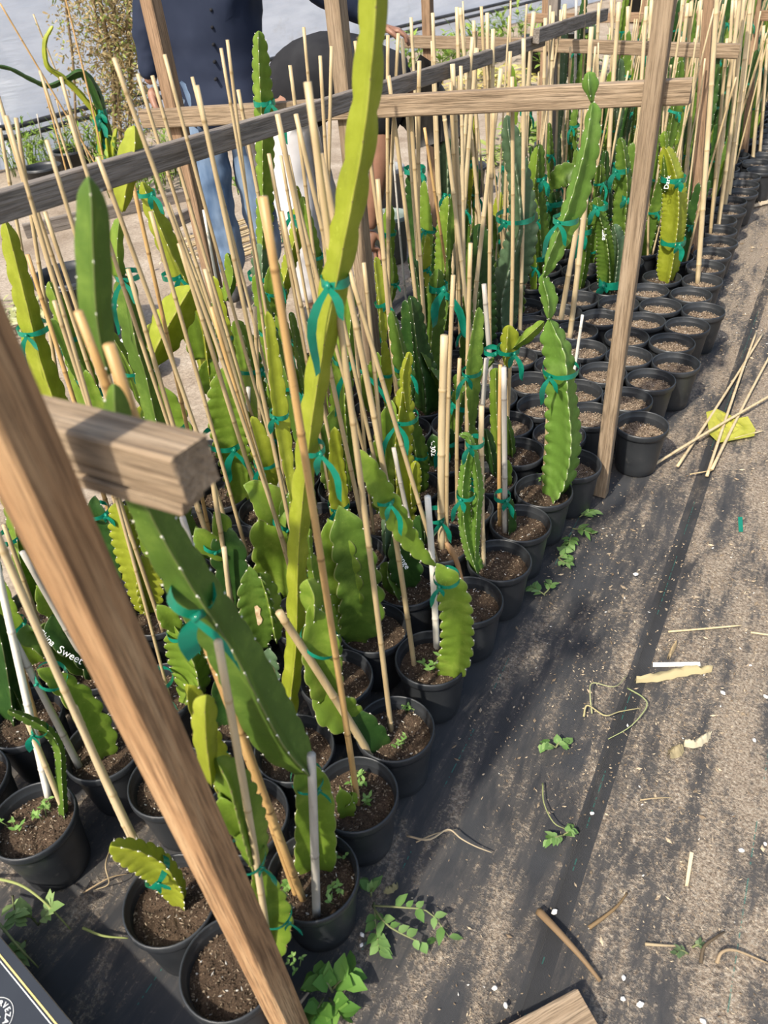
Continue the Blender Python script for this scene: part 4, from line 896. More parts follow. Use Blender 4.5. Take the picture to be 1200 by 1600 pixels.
def bending():
    base = G(505, 492); rt = thing('person', (base.x, base.y, 0), 'person bent over in black t-shirt and pale grey trousers, dark hair hanging', 'person'); O = rt.location
    P = lambda px, py, fw=0: V(base, px, py)+FW*fw
    u = Vector((0, 0, 1)); hip = P(440, 175, .05); mid = P(500, 100, .05); che = P(585, 112, .05); shn, shf = P(600, 150, -.10), P(620, 135, .2)
    nk = P(640, 140, .04); hd = P(670, 168, .04); crown = P(684, 208, .04)
    hn, hf = hip-FW*.09-u*.02, hip+FW*.09-u*.02
    kn, kf = P(470, 335, -.09), P(500, 330, .12); an, af = Vector((P(492, 470).x, P(492, 470).y, .09))-FW*.08, Vector((P(520, 455).x, P(520, 455).y, .09))+FW*.14
    en, wn_ = P(592, 262, -.10), P(578, 352, -.06); ef, wf = P(540, 232, .22), P(548, 320, .2)
    body = [(hip, (.12, .13)), (mid, (.13, .12)), (che, (.14, .12)), (nk, .055), (nk*.6+hd*.4, .055), (hd, (.082, .092)), (crown, .06),
            (hn, .085), (kn, .055), (an, .038), (an+RT*.1-u*.05, .034), (hf, .085), (kf, .055), (af, .038), (af+RT*.1-u*.05, .034), (shn, .058), (en, .043), (wn_, .028), (shf, .058), (ef, .042), (wf, .028)]
    ed = [(0, 1), (1, 2), (2, 3), (3, 4), (4, 5), (5, 6), (0, 7), (7, 8), (8, 9), (9, 10), (0, 11), (11, 12), (12, 13), (13, 14), (2, 15), (15, 16), (16, 17), (2, 18), (18, 19), (19, 20)]
    skinned('body', body, ed, M_SKIN, rt, 0, 2, O)
    ts = [(hip-RT*.03-u*.03, (.20, .19)), (mid, (.175, .155)), (che, (.18, .155)), (che*.4+nk*.6, (.11, .1)), (shn, .09), (shn*.45+en*.55, .075), (shf, .09), (shf*.5+ef*.5, .075)]
    wrinkle(skinned('t_shirt', ts, [(0, 1), (1, 2), (2, 3), (2, 4), (4, 5), (2, 6), (6, 7)], M_BLACKC, rt, 0, 3, O), .02)
    pt = [(hip-u*.03, (.15, .15)), (hn-u*.08, .115), (kn, .09), (kn*.4+an*.6, .082), (an, .076), (hf-u*.08, .112), (kf, .088), (kf*.4+af*.6, .08), (af, .074)]
    wrinkle(skinned('trousers', pt, [(0, 1), (1, 2), (2, 3), (3, 4), (0, 5), (5, 6), (6, 7), (7, 8)], M_PANTS, rt, 0, 3, O))
    for a in (an, af):
        h_ = Vector((a.x, a.y, .045)); skinned('shoe', [(h_-RT*.06, (.042, .04)), (h_+RT*.05, (.045, .04)), (h_+RT*.17, (.04, .032))], [(0, 1), (1, 2)], M_SHOE, rt, 0, 2, O)
    hand(rt, O, wn_, -u+RT*.05, RT, -RT, M_SKIN, 1.0, .6); hand(rt, O, wf, -u, RT, -RT, M_SKIN, 1.0, .6)
    hr = skinned('hair', [(nk*.35+hd*.65-FW*.01+RT*.02, (.085, .09)), (hd+RT*.03, (.115, .12)), (crown+RT*.02, (.10, .10)), (crown-u*.07+RT*.01, (.045, .05))], [(0, 1), (1, 2), (2, 3)], M_HAIR, rt, 1, 2, O)
    f0 = hd-RT*.085-u*.02
    skinned('nose', [(f0, .010), (f0-RT*.012-u*.02, .012)], [(0, 1)], M_SKIN, rt, 0, 1, O)
    for s in (-1, 1):
        skinned('ear', [(hd+FW*.088*s, (.014, .018)), (hd+FW*.092*s+u*.03, (.01, .014))], [(0, 1)], M_SKIN, rt, 0, 1, O)
        mb = MB(); q = f0+FW*.032*s-u*.045-O; mb.tube([q+RT*.01, q-RT*.004], .010, 8); mb.build('eye', M_BLACKC, rt)
    skinned('mouth', [(f0+u*.04-FW*.02, .006), (f0+u*.04+FW*.02, .006)], [(0, 1)], M_SKIN, rt, 0, 1, O)
bending()
# ------------------------------------------------------------------ background: things beyond the bed
def rc(r, a, b_): k = r.random(); return tuple(x+(y_-x)*k for x, y_ in zip(a, b_))
def weed_clump(p, n, h, w, seed, label, ca=(.10, .20, .03), cb=(.28, .38, .08), leaf=.05, name='weed_clump'):
    r = random.Random(seed); rt = thing(name, (p.x, p.y, 0), label, 'weeds')
    for k in range(n):
        mb = MB(); a = r.uniform(0, 6.28); d = Vector((math.cos(a), math.sin(a), 0)); b0 = Vector((r.gauss(0, w*.35), r.gauss(0, w*.35), -.01))
        hh = h*r.uniform(.5, 1.1); pts = [b0+d*(hh*.35*t*t)+Vector((0, 0, hh*t)) for t in (0, .35, .7, 1)]
        col = rc(r, ca, cb); mb.tube(pts, [.004, .003, .002, .001], 4, c=tuple(c*.8 for c in col))
        for q in range(7):
            t = r.uniform(.15, 1); q0 = b0+d*(hh*.35*t*t)+Vector((0, 0, hh*t)); e_ = Vector((r.uniform(-1, 1), r.uniform(-1, 1), r.uniform(-.1, .9)))
            mb.leaf(q0, e_, Vector((0, 0, 1)), leaf*r.uniform(.6, 1.5), leaf*r.uniform(.3, .6), c=rc(r, ca, cb))
        mb.build('stem', M_LEAF, rt)
    return rt
wl_ = [((60, 262), 'weedy clump by the white wall at the upper left edge'), ((120, 262), 'leafy weeds at the foot of the white wall, upper left'), ((175, 262), 'bushy green weeds left of the standing person hand'),
       ((235, 300), 'bright green weeds behind the left trellis post'), ((270, 272), 'weeds between the standing person and the rail'), ((420, 310), 'small weeds seen between the standing person legs'),
       ((672, 112), 'feathery weeds growing below the black wall pipe'), ((722, 100), 'weeds by the wall right of the pipe end'), ((768, 92), 'broad-leaved weed at the base of the far white wall'), ((805, 66), 'pale weeds behind the second crossbar'),
       ((865, 88), 'weeds beyond the dark grey rail'), ((905, 115), 'low weeds by the far black pots')]
for k, (p, lb) in enumerate(wl_):
    weed_clump(G(*p), (34 if k < 5 else 14) if k < 6 else 20, (.36 if k < 5 else .2) if k < 6 else .42, .34 if k < 6 else .6, 50+k, lb, leaf=.05 if k < 6 else .10, ca=(.09, .17, .03) if k % 2 else (.13, .24, .035))
def leaf_heap(p, n, w, seed, label, ca, cb, leaf=.07, h=.05):
    r = random.Random(seed); mb = MB()
    for k in range(n):
        q = Vector((r.gauss(0, w*.4), r.gauss(0, w*.4), r.uniform(.0, h)))
        mb.leaf(q, Vector((r.uniform(-1, 1), r.uniform(-1, 1), r.uniform(-.1, .4))), Vector((r.uniform(-.3, .3), r.uniform(-.3, .3), 1)), leaf*r.uniform(.6, 1.5), leaf*r.uniform(.25, .5), c=rc(r, ca, cb))
    o = mb.build('leaf_litter', M_LEAF); o.location = (p.x, p.y, 0); tag(o, label, 'leaves', kind='stuff')
leaf_heap(G(715, 150), 220, .75, 1, 'heap of dry yellow leaves behind the first crossbar', (.35, .27, .10), (.62, .52, .18), .11)
leaf_heap(G(785, 120), 160, .7, 2, 'yellowing leaf heap below the second crossbar', (.42, .40, .10), (.6, .55, .2), .12)
leaf_heap(G(860, 215), 170, .45, 3, 'pile of cut green cactus stems on the dirt', (.13, .22, .04), (.30, .38, .10), .13)
leaf_heap(G(790, 245), 90, .4, 4, 'scattered green cuttings behind the mid stakes', (.2, .28, .06), (.42, .46, .16), .1)
leaf_heap(G(30, 500), 90, .3, 5, 'pale dry leaves on the dirt at the left edge', (.35, .36, .16), (.60, .60, .38), .09)
leaf_heap(G(300, 395), 50, .35, 6, 'dry scraps on the path behind the cacti', (.30, .22, .14), (.5, .42, .3), .05, .02)
# dried vine hanging on the wall
def vine():
    p = G(172, 262); rt = thing('dried_vine', (p.x, p.y, 0), 'tall dried brown vine climbing beside the white wall', 'vine'); r = random.Random(3); B = p
    paths = [[(190, 250), (185, 150), (182, 60), (172, -40)], [(180, 240), (176, 110), (165, 50), (150, -30)], [(200, 250), (205, 130), (200, 40), (205, -40)], [(186, 130), (160, 70), (150, 30), (145, -20)], [(195, 110), (215, 60), (222, 10), (220, -30)], [(120, 240), (115, 110), (107, 40), (98, -30)]]
    for k, pl in enumerate(paths):
        mb = MB(); pts = [V(B, *q)-rt.location for q in pl]; cc = [Vector(c) for c in catmull(pts, 14)]
        mb.tube(cc, .016 if k < 3 else .009, 6, c=(.26, .19, .11)); mb.build('vine_stem', M_LEAF, rt)
        lf = MB()
        for c in cc:
            for q in range(95 if k < 5 else 30):
                d = Vector((r.gauss(0, .13 if k < 5 else .03), r.gauss(0, .1), r.gauss(0, .13)))
                lf.leaf(c+d, Vector((r.uniform(-1, 1), r.uniform(-1, 1), r.uniform(-1, .6))), Vector((r.uniform(-1, 1), r.uniform(-1, 1), .3)), r.uniform(.018, .05), r.uniform(.008, .018), c=rc(r, (.22, .15, .07), (.50, .40, .20)) if r.random() < .8 else (.25, .30, .08))
        lf.build('dry_foliage', M_LEAF, rt)['kind'] = 'stuff'
vine()
def wild(label, base, segs, col):
    B = G(*base); rt = thing('wild_cactus', (B.x, B.y, 0), label, 'cactus')
    for k, sg in enumerate(segs):
        pts = [V(B, x, y_) for x, y_, w in sg]; stem(rt, pts, [.8*w*PX(p) for (x, y_, w), p in zip(sg, pts)], CM[col], True, .08, .12, seed=900+k, areoles=False)
    tie(rt, B, sg[1][0], sg[1][1], 14, 22)
wild('long yellow climbing cactus curling up against the white wall', (162, 290), [[(162, 290, 10), (152, 190, 12), (130, 152, 13), (100, 122, 12), (76, 105, 11), (70, 80, 10), (72, 60, 9), (83, 40, 6)]], 'yellow')
wild('dark cactus arm drooping left across the white wall', (190, 285), [[(188, 285, 14), (160, 175, 20), (132, 116, 18), (100, 126, 12), (75, 134, 10), (45, 122, 9), (18, 108, 8), (-8, 102, 8)]], 'deep')
wild('grey-green cactus arm beside the dried vine', (175, 285), [[(172, 285, 14), (160, 170, 17), (145, 130, 16), (132, 112, 10)], [(168, 290, 10), (160, 220, 12), (155, 190, 6)]], 'grey')
wild('yellowish cactus clump behind the rail at left', (180, 300), [[(178, 300, 9), (176, 240, 12), (182, 200, 7)], [(172, 300, 9), (170, 250, 10), (166, 215, 5)]], 'yellow')
for k, (tx, ty, bx, by, c) in enumerate([(0, 5, 175, 300, 'brown'), (52, 22, 150, 280, 'tan'), (98, -20, 172, 300, 'brown'), (62, 112, 112, 300, 'brown'), (58, 178, 74, 260, 'grey'), (88, 155, 112, 250, 'tan')]):
    B = G(bx, by); o = stake(B, V(B, tx, ty), .006, c, ['long brown stake slanting across the white wall', 'thin tan stake by the climbing yellow cactus', 'brown stake at the left of the dried vine', 'brown stake standing left of the rail by the wall', 'thin grey stake before the wall pipes', 'slim tan stake at the wall foot'][k], seed=k)
# buckets and big pots on the dirt
M_BUCK = simple('grey_green_bucket', (.16, .20, .18), (.24, .28, .26), 8, .5)
M_GREYP = simple('grey_pail', (.20, .21, .22), (.30, .31, .32), 8, .5)
def tub(p, R_, H, mat, label, name='big_pot'):
    rt = thing(name, (p.x, p.y, -.02), label, 'pot'); prof = [(R_*.78, .004), (R_*.8, 0), (R_*.97, H*.9), (R_*1.05, H*.905), (R_*1.05, H), (R_*.98, H), (R_*.95, H*.88), (R_*.78, .02)]
    vs, fs = lathe(prof, 36); n = 36; k = len(vs); vs += [(0, 0, .02), (0, 0, .004)]; fs += [(k, (len(prof)-1)*n+j, (len(prof)-1)*n+(j+1) % n) for j in range(n)]+[(k+1, (j+1) % n, j) for j in range(n)]
    mk('pot_wall', vs, fs, mat, rt)
    mb = MB(); mb.tube([(R_*1.03*math.cos(a), R_*1.03*math.sin(a), H*.93) for a in np.linspace(0, 6.283, 37)], R_*.035, 6, False); mb.build('rim_band', mat, rt); return rt
tub(G(140, 525), .155, .32, M_POT, 'large black pot on the dirt behind the leaning stakes at left')
tub(G(78, 300), .13, .2, M_POT, 'black pot among weeds below the white wall')
tub(G(120, 272), .13, .2, M_POT, 'black pot of weeds right of the other wall pot')
tub(G(612, 400), .10, .24, M_BUCK, 'grey-green bucket behind the mid stakes', 'bucket')
tub(G(606, 330), .11, .28, M_GREYP, 'pale grey bucket behind the green one', 'bucket')
tub(G(702, 290), .12, .20, M_GREYP, 'tilted grey pail right of the bending person', 'bucket')
tub(G(730, 300), .12, .18, M_POT, 'black pot right of the grey pail')
tub(G(860, 285), .11, .26, M_POT, 'stack-high black pot behind the scabbed cactus')
tub(G(893, 112), .22, .42, M_POT, 'dark tall drum beyond the second crossbar', 'drum')
tub(G(838, 112), .16, .36, M_POT, 'black drum left of the tall drum', 'drum')
tub(G(845, 395), .1, .2, M_POT, 'black pot standing behind the dark column cactus')
tub(G(1192, 150), .2, .35, M_GREYP, 'grey tub at the far right edge', 'drum')
tub(G(1000, 30), .3, .5, M_POT, 'big dark planter far behind the frames', 'drum'); tub(G(1130, 62), .3, .5, M_POT, 'big dark planter far right', 'drum')
# red-pink pail by the bending person, white bag
tub(V(G(540, 400), 540, 240)*0+G(548, 345), .09, .2, simple('coral_plastic', (.75, .16, .14), (.85, .22, .18), 6, .45), 'coral red pail behind the bending person', 'bucket')
def bag():
    p = G(205, 600); r = random.Random(4); bm = bmesh.new(); bmesh.ops.create_icosphere(bm, subdivisions=4, radius=.1)
    for v in bm.verts:
        n = mnoise.noise(v.co*14)*.035+mnoise.noise(v.co*34)*.016; v.co = v.co*(1+n*6); v.co.z = max(-.06, v.co.z*.9)
    me = bpy.data.meshes.new('plastic_bag'); bm.to_mesh(me); bm.free(); me.materials.append(M_BAG); o = bpy.data.objects.new('plastic_bag', me); COL.objects.link(o); o.location = (p.x-.05, p.y+.1, .055)
    tag(o, 'crumpled white plastic bag on the dirt behind the lemon-green wing', 'bag')
bag()
# bundle of bamboo lying on the dirt path
r = random.Random(9); b0 = G(320, 395); d = (G(470, 345)-b0).normalized(); sd = Vector((-d.y, d.x, 0))
for k in range(26):
    c = b0+sd*(k*.022-.25)+d*r.uniform(-.12, .12); z = .0+r.random()*.02
    stake(c+Vector((0, 0, z)), c+d*r.uniform(1.1, 1.3)+sd*r.uniform(-.05, .05)+Vector((0, 0, z+.004)), .0055, r.choice(('tan', 'pale')), 'bamboo cane lying in the loose bundle on the dirt path', seed=300+k, group='bamboo canes lying behind the people')
# low timber edging on the dirt
for k, (a, b_2, lb) in enumerate([((40, 365), (330, 300), 'old grey timber lying on the dirt path behind the rail'), ((250, 360), (312, 332), 'short cracked timber by the left post')]):
    A_, B_ = G(*a), G(*b_2); o = board('timber_edging', A_+Vector((0, 0, .01)), B_+Vector((0, 0, .01)), .09, .04, WM['grey'], None, 70+k, side=(0, 0, 1)); tag(o, lb, 'timber')

# ------------------------------------------------------------------ litter on the path
def chips():
    mb = MB(); r = random.Random(5)
    def den(x, y_):
        n = mnoise.noise(Vector((x*3.2, y_*1.0, 2)))+.6*mnoise.noise(Vector((x*8, y_*3.4, 5)))
        return .30+.55*min(1, max(0, x+.35))+.08*y_+n*.9
    cnt = 0
    while cnt < 24000:
        y_ = .25+5.2*r.random()**1.7; x = r.uniform(-.42, 1.15) if y_ < 2.6 else r.uniform(-.28, 1.15)
        if r.random() > den(x, y_): continue
        if any((x-p[0])**2+(y_-p[1])**2 < .072**2 for p in EDGEP if abs(y_-p[1]) < .1): continue
        cnt += 1; L = r.uniform(.0009, .0032)*(1+.25*y_)*(2.2 if r.random() < .05 else 1); W = L*r.uniform(.25, .6); t = r.uniform(0, 6.28); dx, dy = math.cos(t), math.sin(t); z = .006 if x > -.10 else -.001; z += .004*(mnoise.noise(Vector((x*1.7, y_*1.1, 5 if x > -.1 else 0)))); h = W*r.uniform(.4, .9)
        mb.add([(x-dx*L, y_-dy*L, z), (x+dy*W, y_-dx*W, z), (x+dx*L, y_+dy*L, z+r.uniform(0, .003)), (x-dy*W, y_+dx*W, z), (x, y_, z+h)], [(0, 1, 4), (1, 2, 4), (2, 3, 4), (3, 0, 4)],
               (.62, .60, .55) if r.random() < .025 else rc(r, (.14, .10, .065), (.46, .37, .26)))
    o = mb.build('mulch_litter', M_CHIP, smooth=False); tag(o, 'fine bark and soil crumbs scattered over the path fabric', 'mulch', kind='stuff')
EDGEP = [(p.x, p.y) for p in POTS if p.x > -.62]
chips()
M_STONE = simple('white_pebble', (.62, .60, .56), (.82, .80, .76), 60, .8)
def pebble(px, py, wpx, label):
    p = G(px, py, .006); s = wpx*.5*PX(p); bm = bmesh.new(); bmesh.ops.create_icosphere(bm, subdivisions=2, radius=1)
    r = random.Random(int(px)); q = Vector((r.random()*9, 0, 0))
    for v in bm.verts: v.co = v.co*(1+.35*mnoise.noise(v.co*1.6+q)); v.co = Vector((v.co.x*s, v.co.y*s*.75, v.co.z*s*.55))
    me = bpy.data.meshes.new('pebble'); bm.to_mesh(me); bm.free(); me.materials.append(M_STONE); o = bpy.data.objects.new('pebble', me); COL.objects.link(o); o.location = (p.x, p.y, .008+s*.3); o.rotation_euler.z = r.uniform(0, 6)
    tag(o, label, 'pebble')
for px, py, w, lb in [(866, 1426, 10, 'white pebble on the fabric seam beside the bark stick'), (1000, 1571, 11, 'white stone right of the sawn board end'), (974, 1529, 8, 'white stone above the sawn board end'), (973, 1562, 8, 'second white stone close to the board corner'), (1098, 1597, 10, 'white stone at the bottom edge'),
                      (1172, 1041, 5, 'pale pebble far right of the dry leaf'), (1196, 1090, 8, 'white pebble at the right edge'), (1158, 1330, 9, 'white crumb right of the wood sliver'), (925, 1272, 7, 'white pebble by the small ivy tuft'), (1129, 1084, 8, 'white chip between the two dry leaves'), (1178, 1158, 7, 'white chip right of the curled dry leaf'), (1195, 1320, 7, 'white pebble cut by the right edge'), (773, 1545, 9, 'white pebble low on the bare dirt patch'), (790, 1572, 9, 'white stone near the bottom left of the board'),
                      (566, 1462, 8, 'white pebble among weeds by the near pot'), (993, 899, 8, 'white scrap high on the fabric'), (565, 1478, 7, 'grey-white pebble beside the first one')]:
    pebble(px, py, w, lb)
# canes lying on the path
def lying(a, b_2, rad, col, label, z=.012):
    A_, B_ = G(*a, z), G(*b_2, z+.002); stake(A_, B_, rad, col, label, seed=int(a[0]), bend=.004)
for a, b_2, lb, z in [((1058, 728), (1192, 522), 'upper cane of the crossed canes on the path', .014), ((1104, 743), (1182, 520), 'middle cane of the crossed canes on the path', .016), ((1112, 733), (1215, 535), 'right cane of the crossed canes on the path', .018), ((1014, 730), (1215, 612), 'flat-lying cane under the crossed canes', .024)]:
    lying(a, b_2, .0048, 'pale', lb, z)
lying((1078, 741), (1112, 735), .002, 'tan', 'short straw below the crossed canes'); lying((1044, 987), (1158, 977), .0025, 'pale', 'thin straw lying across the path'); lying((1173, 988), (1230, 996), .0025, 'pale', 'straw at the right edge of the path')
lying((1148, 685), (1192, 673), .003, 'pale', 'short pale stick right of the yellow mesh')
def slab(name, corners, z, th, mat, label, cat):
    P_ = [G(*c, z) for c in corners]; mb = MB(); n = len(P_); mb.add([(p.x, p.y, z) for p in P_]+[(p.x, p.y, z+th) for p in P_], [tuple(range(n-1, -1, -1)), tuple(range(n, 2*n))]+[(i, (i+1) % n, n+(i+1) % n, n+i) for i in range(n)])
    o = mb.build(name, mat, smooth=False); tag(o, label, cat); return o
M_WOODP = simple('pale_split_wood', (.42, .32, .20), (.58, .47, .32), 8, .85, .1, .4, (8, 1, 1))
slab('wood_sliver', [(1070, 1384), (1075, 1385), (1083, 1335), (1077, 1333)], .007, .006, M_WOODP, 'flat pale wood sliver on the mulch', 'wood')
slab('plant_label_stick', [(1020, 1037), (1020, 1042), (1094, 1041), (1093, 1036)], .008, .004, M_WHITE, 'white plastic plant label above the big dry leaf', 'label')
M_TAPE2 = M_TIE
slab('tape_scrap', [(1153, 808), (1160, 808), (1161, 831), (1154, 831)], .008, .001, M_TIE, 'scrap of green tape on the upper path', 'tape')
# sawn board at the bottom
bA = G(915, 1577, .03); bB = G(730, 1690, .03)
o = board('sawn_board', bA, bB, .062, .036, WM['tan'], None, 90, side=(.75, .6, 0)); tag(o, 'sawn timber offcut at the bottom edge of the path', 'board')
def twig(pts, rad, col, label, z=.01, cat='twig', name='twig'):
    P_ = [G(x, y_, z+dz) for x, y_, dz in pts]; cc = catmull([tuple(p) for p in P_], max(10, len(pts)*4)); mb = MB(); n = len(cc)
    mb.tube(cc, [rad*(1-.55*i/(n-1)) for i in range(n)], 6, c=col); tag(mb.build(name, M_LEAF), label, cat)
twig([(842, 1424, 0), (865, 1448, .012), (890, 1475, .014), (912, 1500, .008), (938, 1533, 0)], .008, (.24, .16, .09), 'bark-covered stick lying beside the fabric seam')
twig([(920, 1450, 0), (945, 1432, .01), (965, 1415, .015), (980, 1395, .01)], .004, (.22, .15, .08), 'thin curved root on the mulch')
twig([(1008, 1475, 0), (1035, 1477, .006), (1064, 1478, 0)], .003, (.42, .33, .21), 'short straw on the lower mulch')
twig([(1000, 1250, 0), (1024, 1247, .004), (1050, 1246, 0)], .0018, (.42, .33, .2), 'fine straw on the middle mulch')
twig([(1095, 1505, 0), (1100, 1480, .01), (1118, 1465, .014), (1132, 1456, .006)], .0035, (.12, .09, .06), 'dark wiry root at the lower right')
twig([(1120, 1505, 0), (1128, 1488, .01), (1150, 1485, .01), (1200, 1505, 0)], .0035, (.36, .27, .17), 'pale root curling at the lower right')
twig([(912, 1120, 0), (918, 1102, .01), (945, 1118, .02), (968, 1112, .01), (1002, 1106, 0)], .0022, (.48, .42, .22), 'dry straw vine across the fabric seam')
twig([(925, 1115, 0), (922, 1085, .02), (926, 1067, .02), (960, 1073, .025), (980, 1055, 0)], .0018, (.42, .42, .22), 'loop of dry green vine left of the seam')
twig([(980, 1075, .004), (1005, 1090, .02), (1010, 1105, .02), (985, 1135, .015), (950, 1155, 0)], .0018, (.38, .42, .2), 'loop of dry green vine right of the seam')
twig([(848, 1224, 0), (850, 1255, .008), (865, 1285, .012), (885, 1296, 0)], .0018, (.34, .36, .16), 'thin vine running to the ivy tuft')
twig([(636, 1306, 0), (670, 1312, .02), (700, 1296, .012), (720, 1310, .015), (742, 1322, .008), (768, 1332, 0)], .0022, (.52, .42, .28), 'pale curly root lying near the pots')
twig([(650, 1316, 0), (672, 1306, .01), (690, 1300, .012), (712, 1296, .004)], .0016, (.5, .4, .26), 'second fine root near the pots')
twig([(130, 1450, .0), (160, 1462, .01), (200, 1466, .004)], .003, (.30, .34, .12), 'green stem creeping toward the arching cactus pot')
twig([(-20, 1370, 0), (30, 1382, .05), (70, 1410, .06), (110, 1452, .0)], .0032, (.34, .38, .14), 'long green weed stalk beside the lower left pot')
twig([(-20, 1420, .03), (25, 1475, .06), (60, 1512, .0)], .003, (.36, .40, .16), 'green weed stalk by the black box')
twig([(180, 1310, .0), (165, 1350, .05), (170, 1380, .03), (150, 1390, 0)], .0018, (.46, .36, .22), 'dry root tangle behind the arching cactus pot')
twig([(130, 1395, 0), (170, 1372, .01), (200, 1365, .0)], .0018, (.4, .3, .18), 'dry rootlet on the fabric at lower left')
twig([(235, 1260, 0), (245, 1285, .02), (252, 1300, .01)], .002, (.45, .36, .22), 'dry root by the shaded pot side')
def dryleaf(pts, wpx, label, col=(.50, .42, .24)):
    P_ = [G(x, y_, .012) for x, y_ in pts]; cc = [Vector(c) for c in catmull([tuple(p) for p in P_], 16)]; vs = []; n = len(cc); m = PX(P_[0]); r = random.Random(int(pts[0][0]))
    for i, c in enumerate(cc):
        t = (cc[min(i+1, n-1)]-cc[max(i-1, 0)]).normalized(); s_ = Vector((-t.y, t.x, 0)); w = wpx*.5*m*math.sin(math.pi*min(1, (i+.6)/(n-.2)))**.6
        for k, (o_, z) in enumerate(((-1, .004), (-.5, .014), (0, .02), (.5, .012), (1, .0))): vs.append(c+s_*(o_*w*r.uniform(.85, 1.15))+Vector((0, 0, z*r.uniform(.5, 1.3)-.006)))
    mb = MB(); mb.add(vs, [(i*5+j, i*5+j+1, (i+1)*5+j+1, (i+1)*5+j) for i in range(n-1) for j in range(4)], col); tag(mb.build('dry_leaf', M_LEAF), label, 'leaf')
dryleaf([(993, 1064), (1030, 1056), (1070, 1048), (1112, 1048)], 20, 'large dry tan leaf lying on the path fabric')
dryleaf([(1068, 1164), (1085, 1162), (1100, 1154), (1110, 1148)], 14, 'curled pale dry leaf on the path', (.56, .50, .36))
dryleaf([(1045, 1182), (1058, 1172), (1066, 1166)], 20, 'dusty yellow dry leaf piece beside the curled one', (.36, .30, .18))
dryleaf([(1044, 1030), (1050, 1015), (1058, 1002)], 7, 'narrow dry leaf curl above the plant label', (.5, .38, .22))
dryleaf([(1178, 322), (1192, 318), (1215, 312)], 7, 'dry leaf beside the far pots', (.55, .45, .32))
dryleaf([(600, 1394), (612, 1388), (622, 1384)], 12, 'withered leaf beside the green marker thread', (.26, .24, .13))
# yellow-green mesh scrap under the canes
def mesh_scrap():
    m, N, L, b = newmat('yellow_mesh', .5, .3); n = noise_tex(N, L, 30, 3); c = ramp(N, n, L, [(.3, (.40, .40, .04)), (.7, (.58, .56, .10))]); L.new(c, b.inputs['Base Color']); translucent(m, .4, c)
    poly = [(1103, 645), (1120, 640), (1138, 648), (1150, 655), (1168, 652), (1180, 672), (1178, 684), (1150, 690), (1122, 694), (1108, 680)]; P_ = [G(*p, .01) for p in poly]; c0 = sum(P_, Vector())/len(P_); vs = [c0]; n_ = len(P_); K = 5
    for k in range(1, K+1):
        for p in P_:
            q = c0+(p-c0)*(k/K); q.z = .012+.022*abs(mnoise.noise(Vector((q.x*38, q.y*38, 1))))*(1-.5*k/K); vs.append(q)
    vs[0] = c0+Vector((0, 0, .012)); fs = [(0, 1+j, 1+(j+1) % n_) for j in range(n_)]+[(1+(k-1)*n_+j, 1+k*n_+j, 1+k*n_+(j+1) % n_, 1+(k-1)*n_+(j+1) % n_) for k in range(1, K) for j in range(n_)]
    tag(mk('mesh_bag', vs, fs, m, None, False), 'crumpled yellow-green mesh scrap under the crossed canes', 'mesh')
mesh_scrap()
# weeds along the path edge
def sprig(base, stems, label, leafpx=14, seed=0, ca=(.10, .20, .05), cb=(.22, .34, .12), wide=.7):
    B = G(*base); rt = thing('weed', (B.x, B.y, 0), label, 'weed'); r = random.Random(seed+int(base[0]))
    for st in stems:
        pts = [G(x, y_, z)-rt.location for x, y_, z in st]; cc = [Vector(c) for c in catmull(pts, 9)]; mb = MB(); mb.tube(cc, [.0022-.0002*i*.8 for i in range(9)], 5, c=(.24, .26, .12)); mb.build('stem', M_LEAF, rt)
        L = leafpx*PX(B)
        for i in range(2, 9):
            for s_ in ((-1, 1) if i < 8 else (1,)):
                if r.random() < .25: continue
                t = (cc[min(i+1, 8)]-cc[i-1]).normalized(); sd_ = Vector((-t.y, t.x, 0))*s_; lf = MB()
                lf.leaf(cc[i], t*.7+sd_+Vector((0, 0, r.uniform(0, .5))), Vector((0, 0, 1))+sd_*.2, L*r.uniform(.7, 1.4), L*wide*r.uniform(.7, 1.2), c=rc(r, ca, cb)); lf.build('leaf', M_LEAF, rt)
sprig((582, 1415), [[(582, 1415, .01), (630, 1418, .03), (670, 1425, .03), (702, 1464, .01)], [(582, 1415, .01), (605, 1445, .03), (640, 1465, .03), (668, 1476, .01)], [(584, 1410, .01), (588, 1450, .02), (592, 1485, .01)], [(580, 1400, .01), (580, 1390, .03), (578, 1380, .02)]], 'spreading weed with pointed leaves on the fabric by the near pots', 20)
sprig((520, 1545), [[(520, 1550, .01), (510, 1535, .03), (495, 1525, .02)], [(520, 1545, .01), (535, 1530, .03), (550, 1520, .02)], [(505, 1560, .01), (495, 1580, .03), (488, 1600, .01)], [(515, 1560, .01), (525, 1575, .03), (535, 1590, .01)]], 'broad-leaved weed beside the frontmost pot', 30, 3, (.07, .18, .03), (.16, .30, .06), .9)
sprig((868, 1165), [[(868, 1168, .01), (858, 1162, .02), (850, 1165, .01)], [(868, 1168, .01), (875, 1160, .02), (886, 1165, .01)]], 'small ivy tuft on the fabric', 15, 5, wide=.9)
sprig((880, 1300), [[(880, 1305, .01), (868, 1308, .02), (856, 1312, .01)], [(880, 1305, .01), (888, 1300, .02), (895, 1295, .01)]], 'little green tuft left of the fabric seam', 14, 6)
sprig((848, 925), [[(852, 930, .01), (840, 922, .02), (828, 918, .01)], [(850, 928, .01), (858, 920, .02), (862, 912, .01)]], 'weed creeping out beside the row-edge pot', 13, 7)
sprig((905, 832), [[(895, 826, .01), (910, 828, .02), (925, 834, .01)], [(893, 836, .01), (890, 845, .02), (888, 852, .01)]], 'leafy weed at the foot of the big cactus pot', 14, 8)
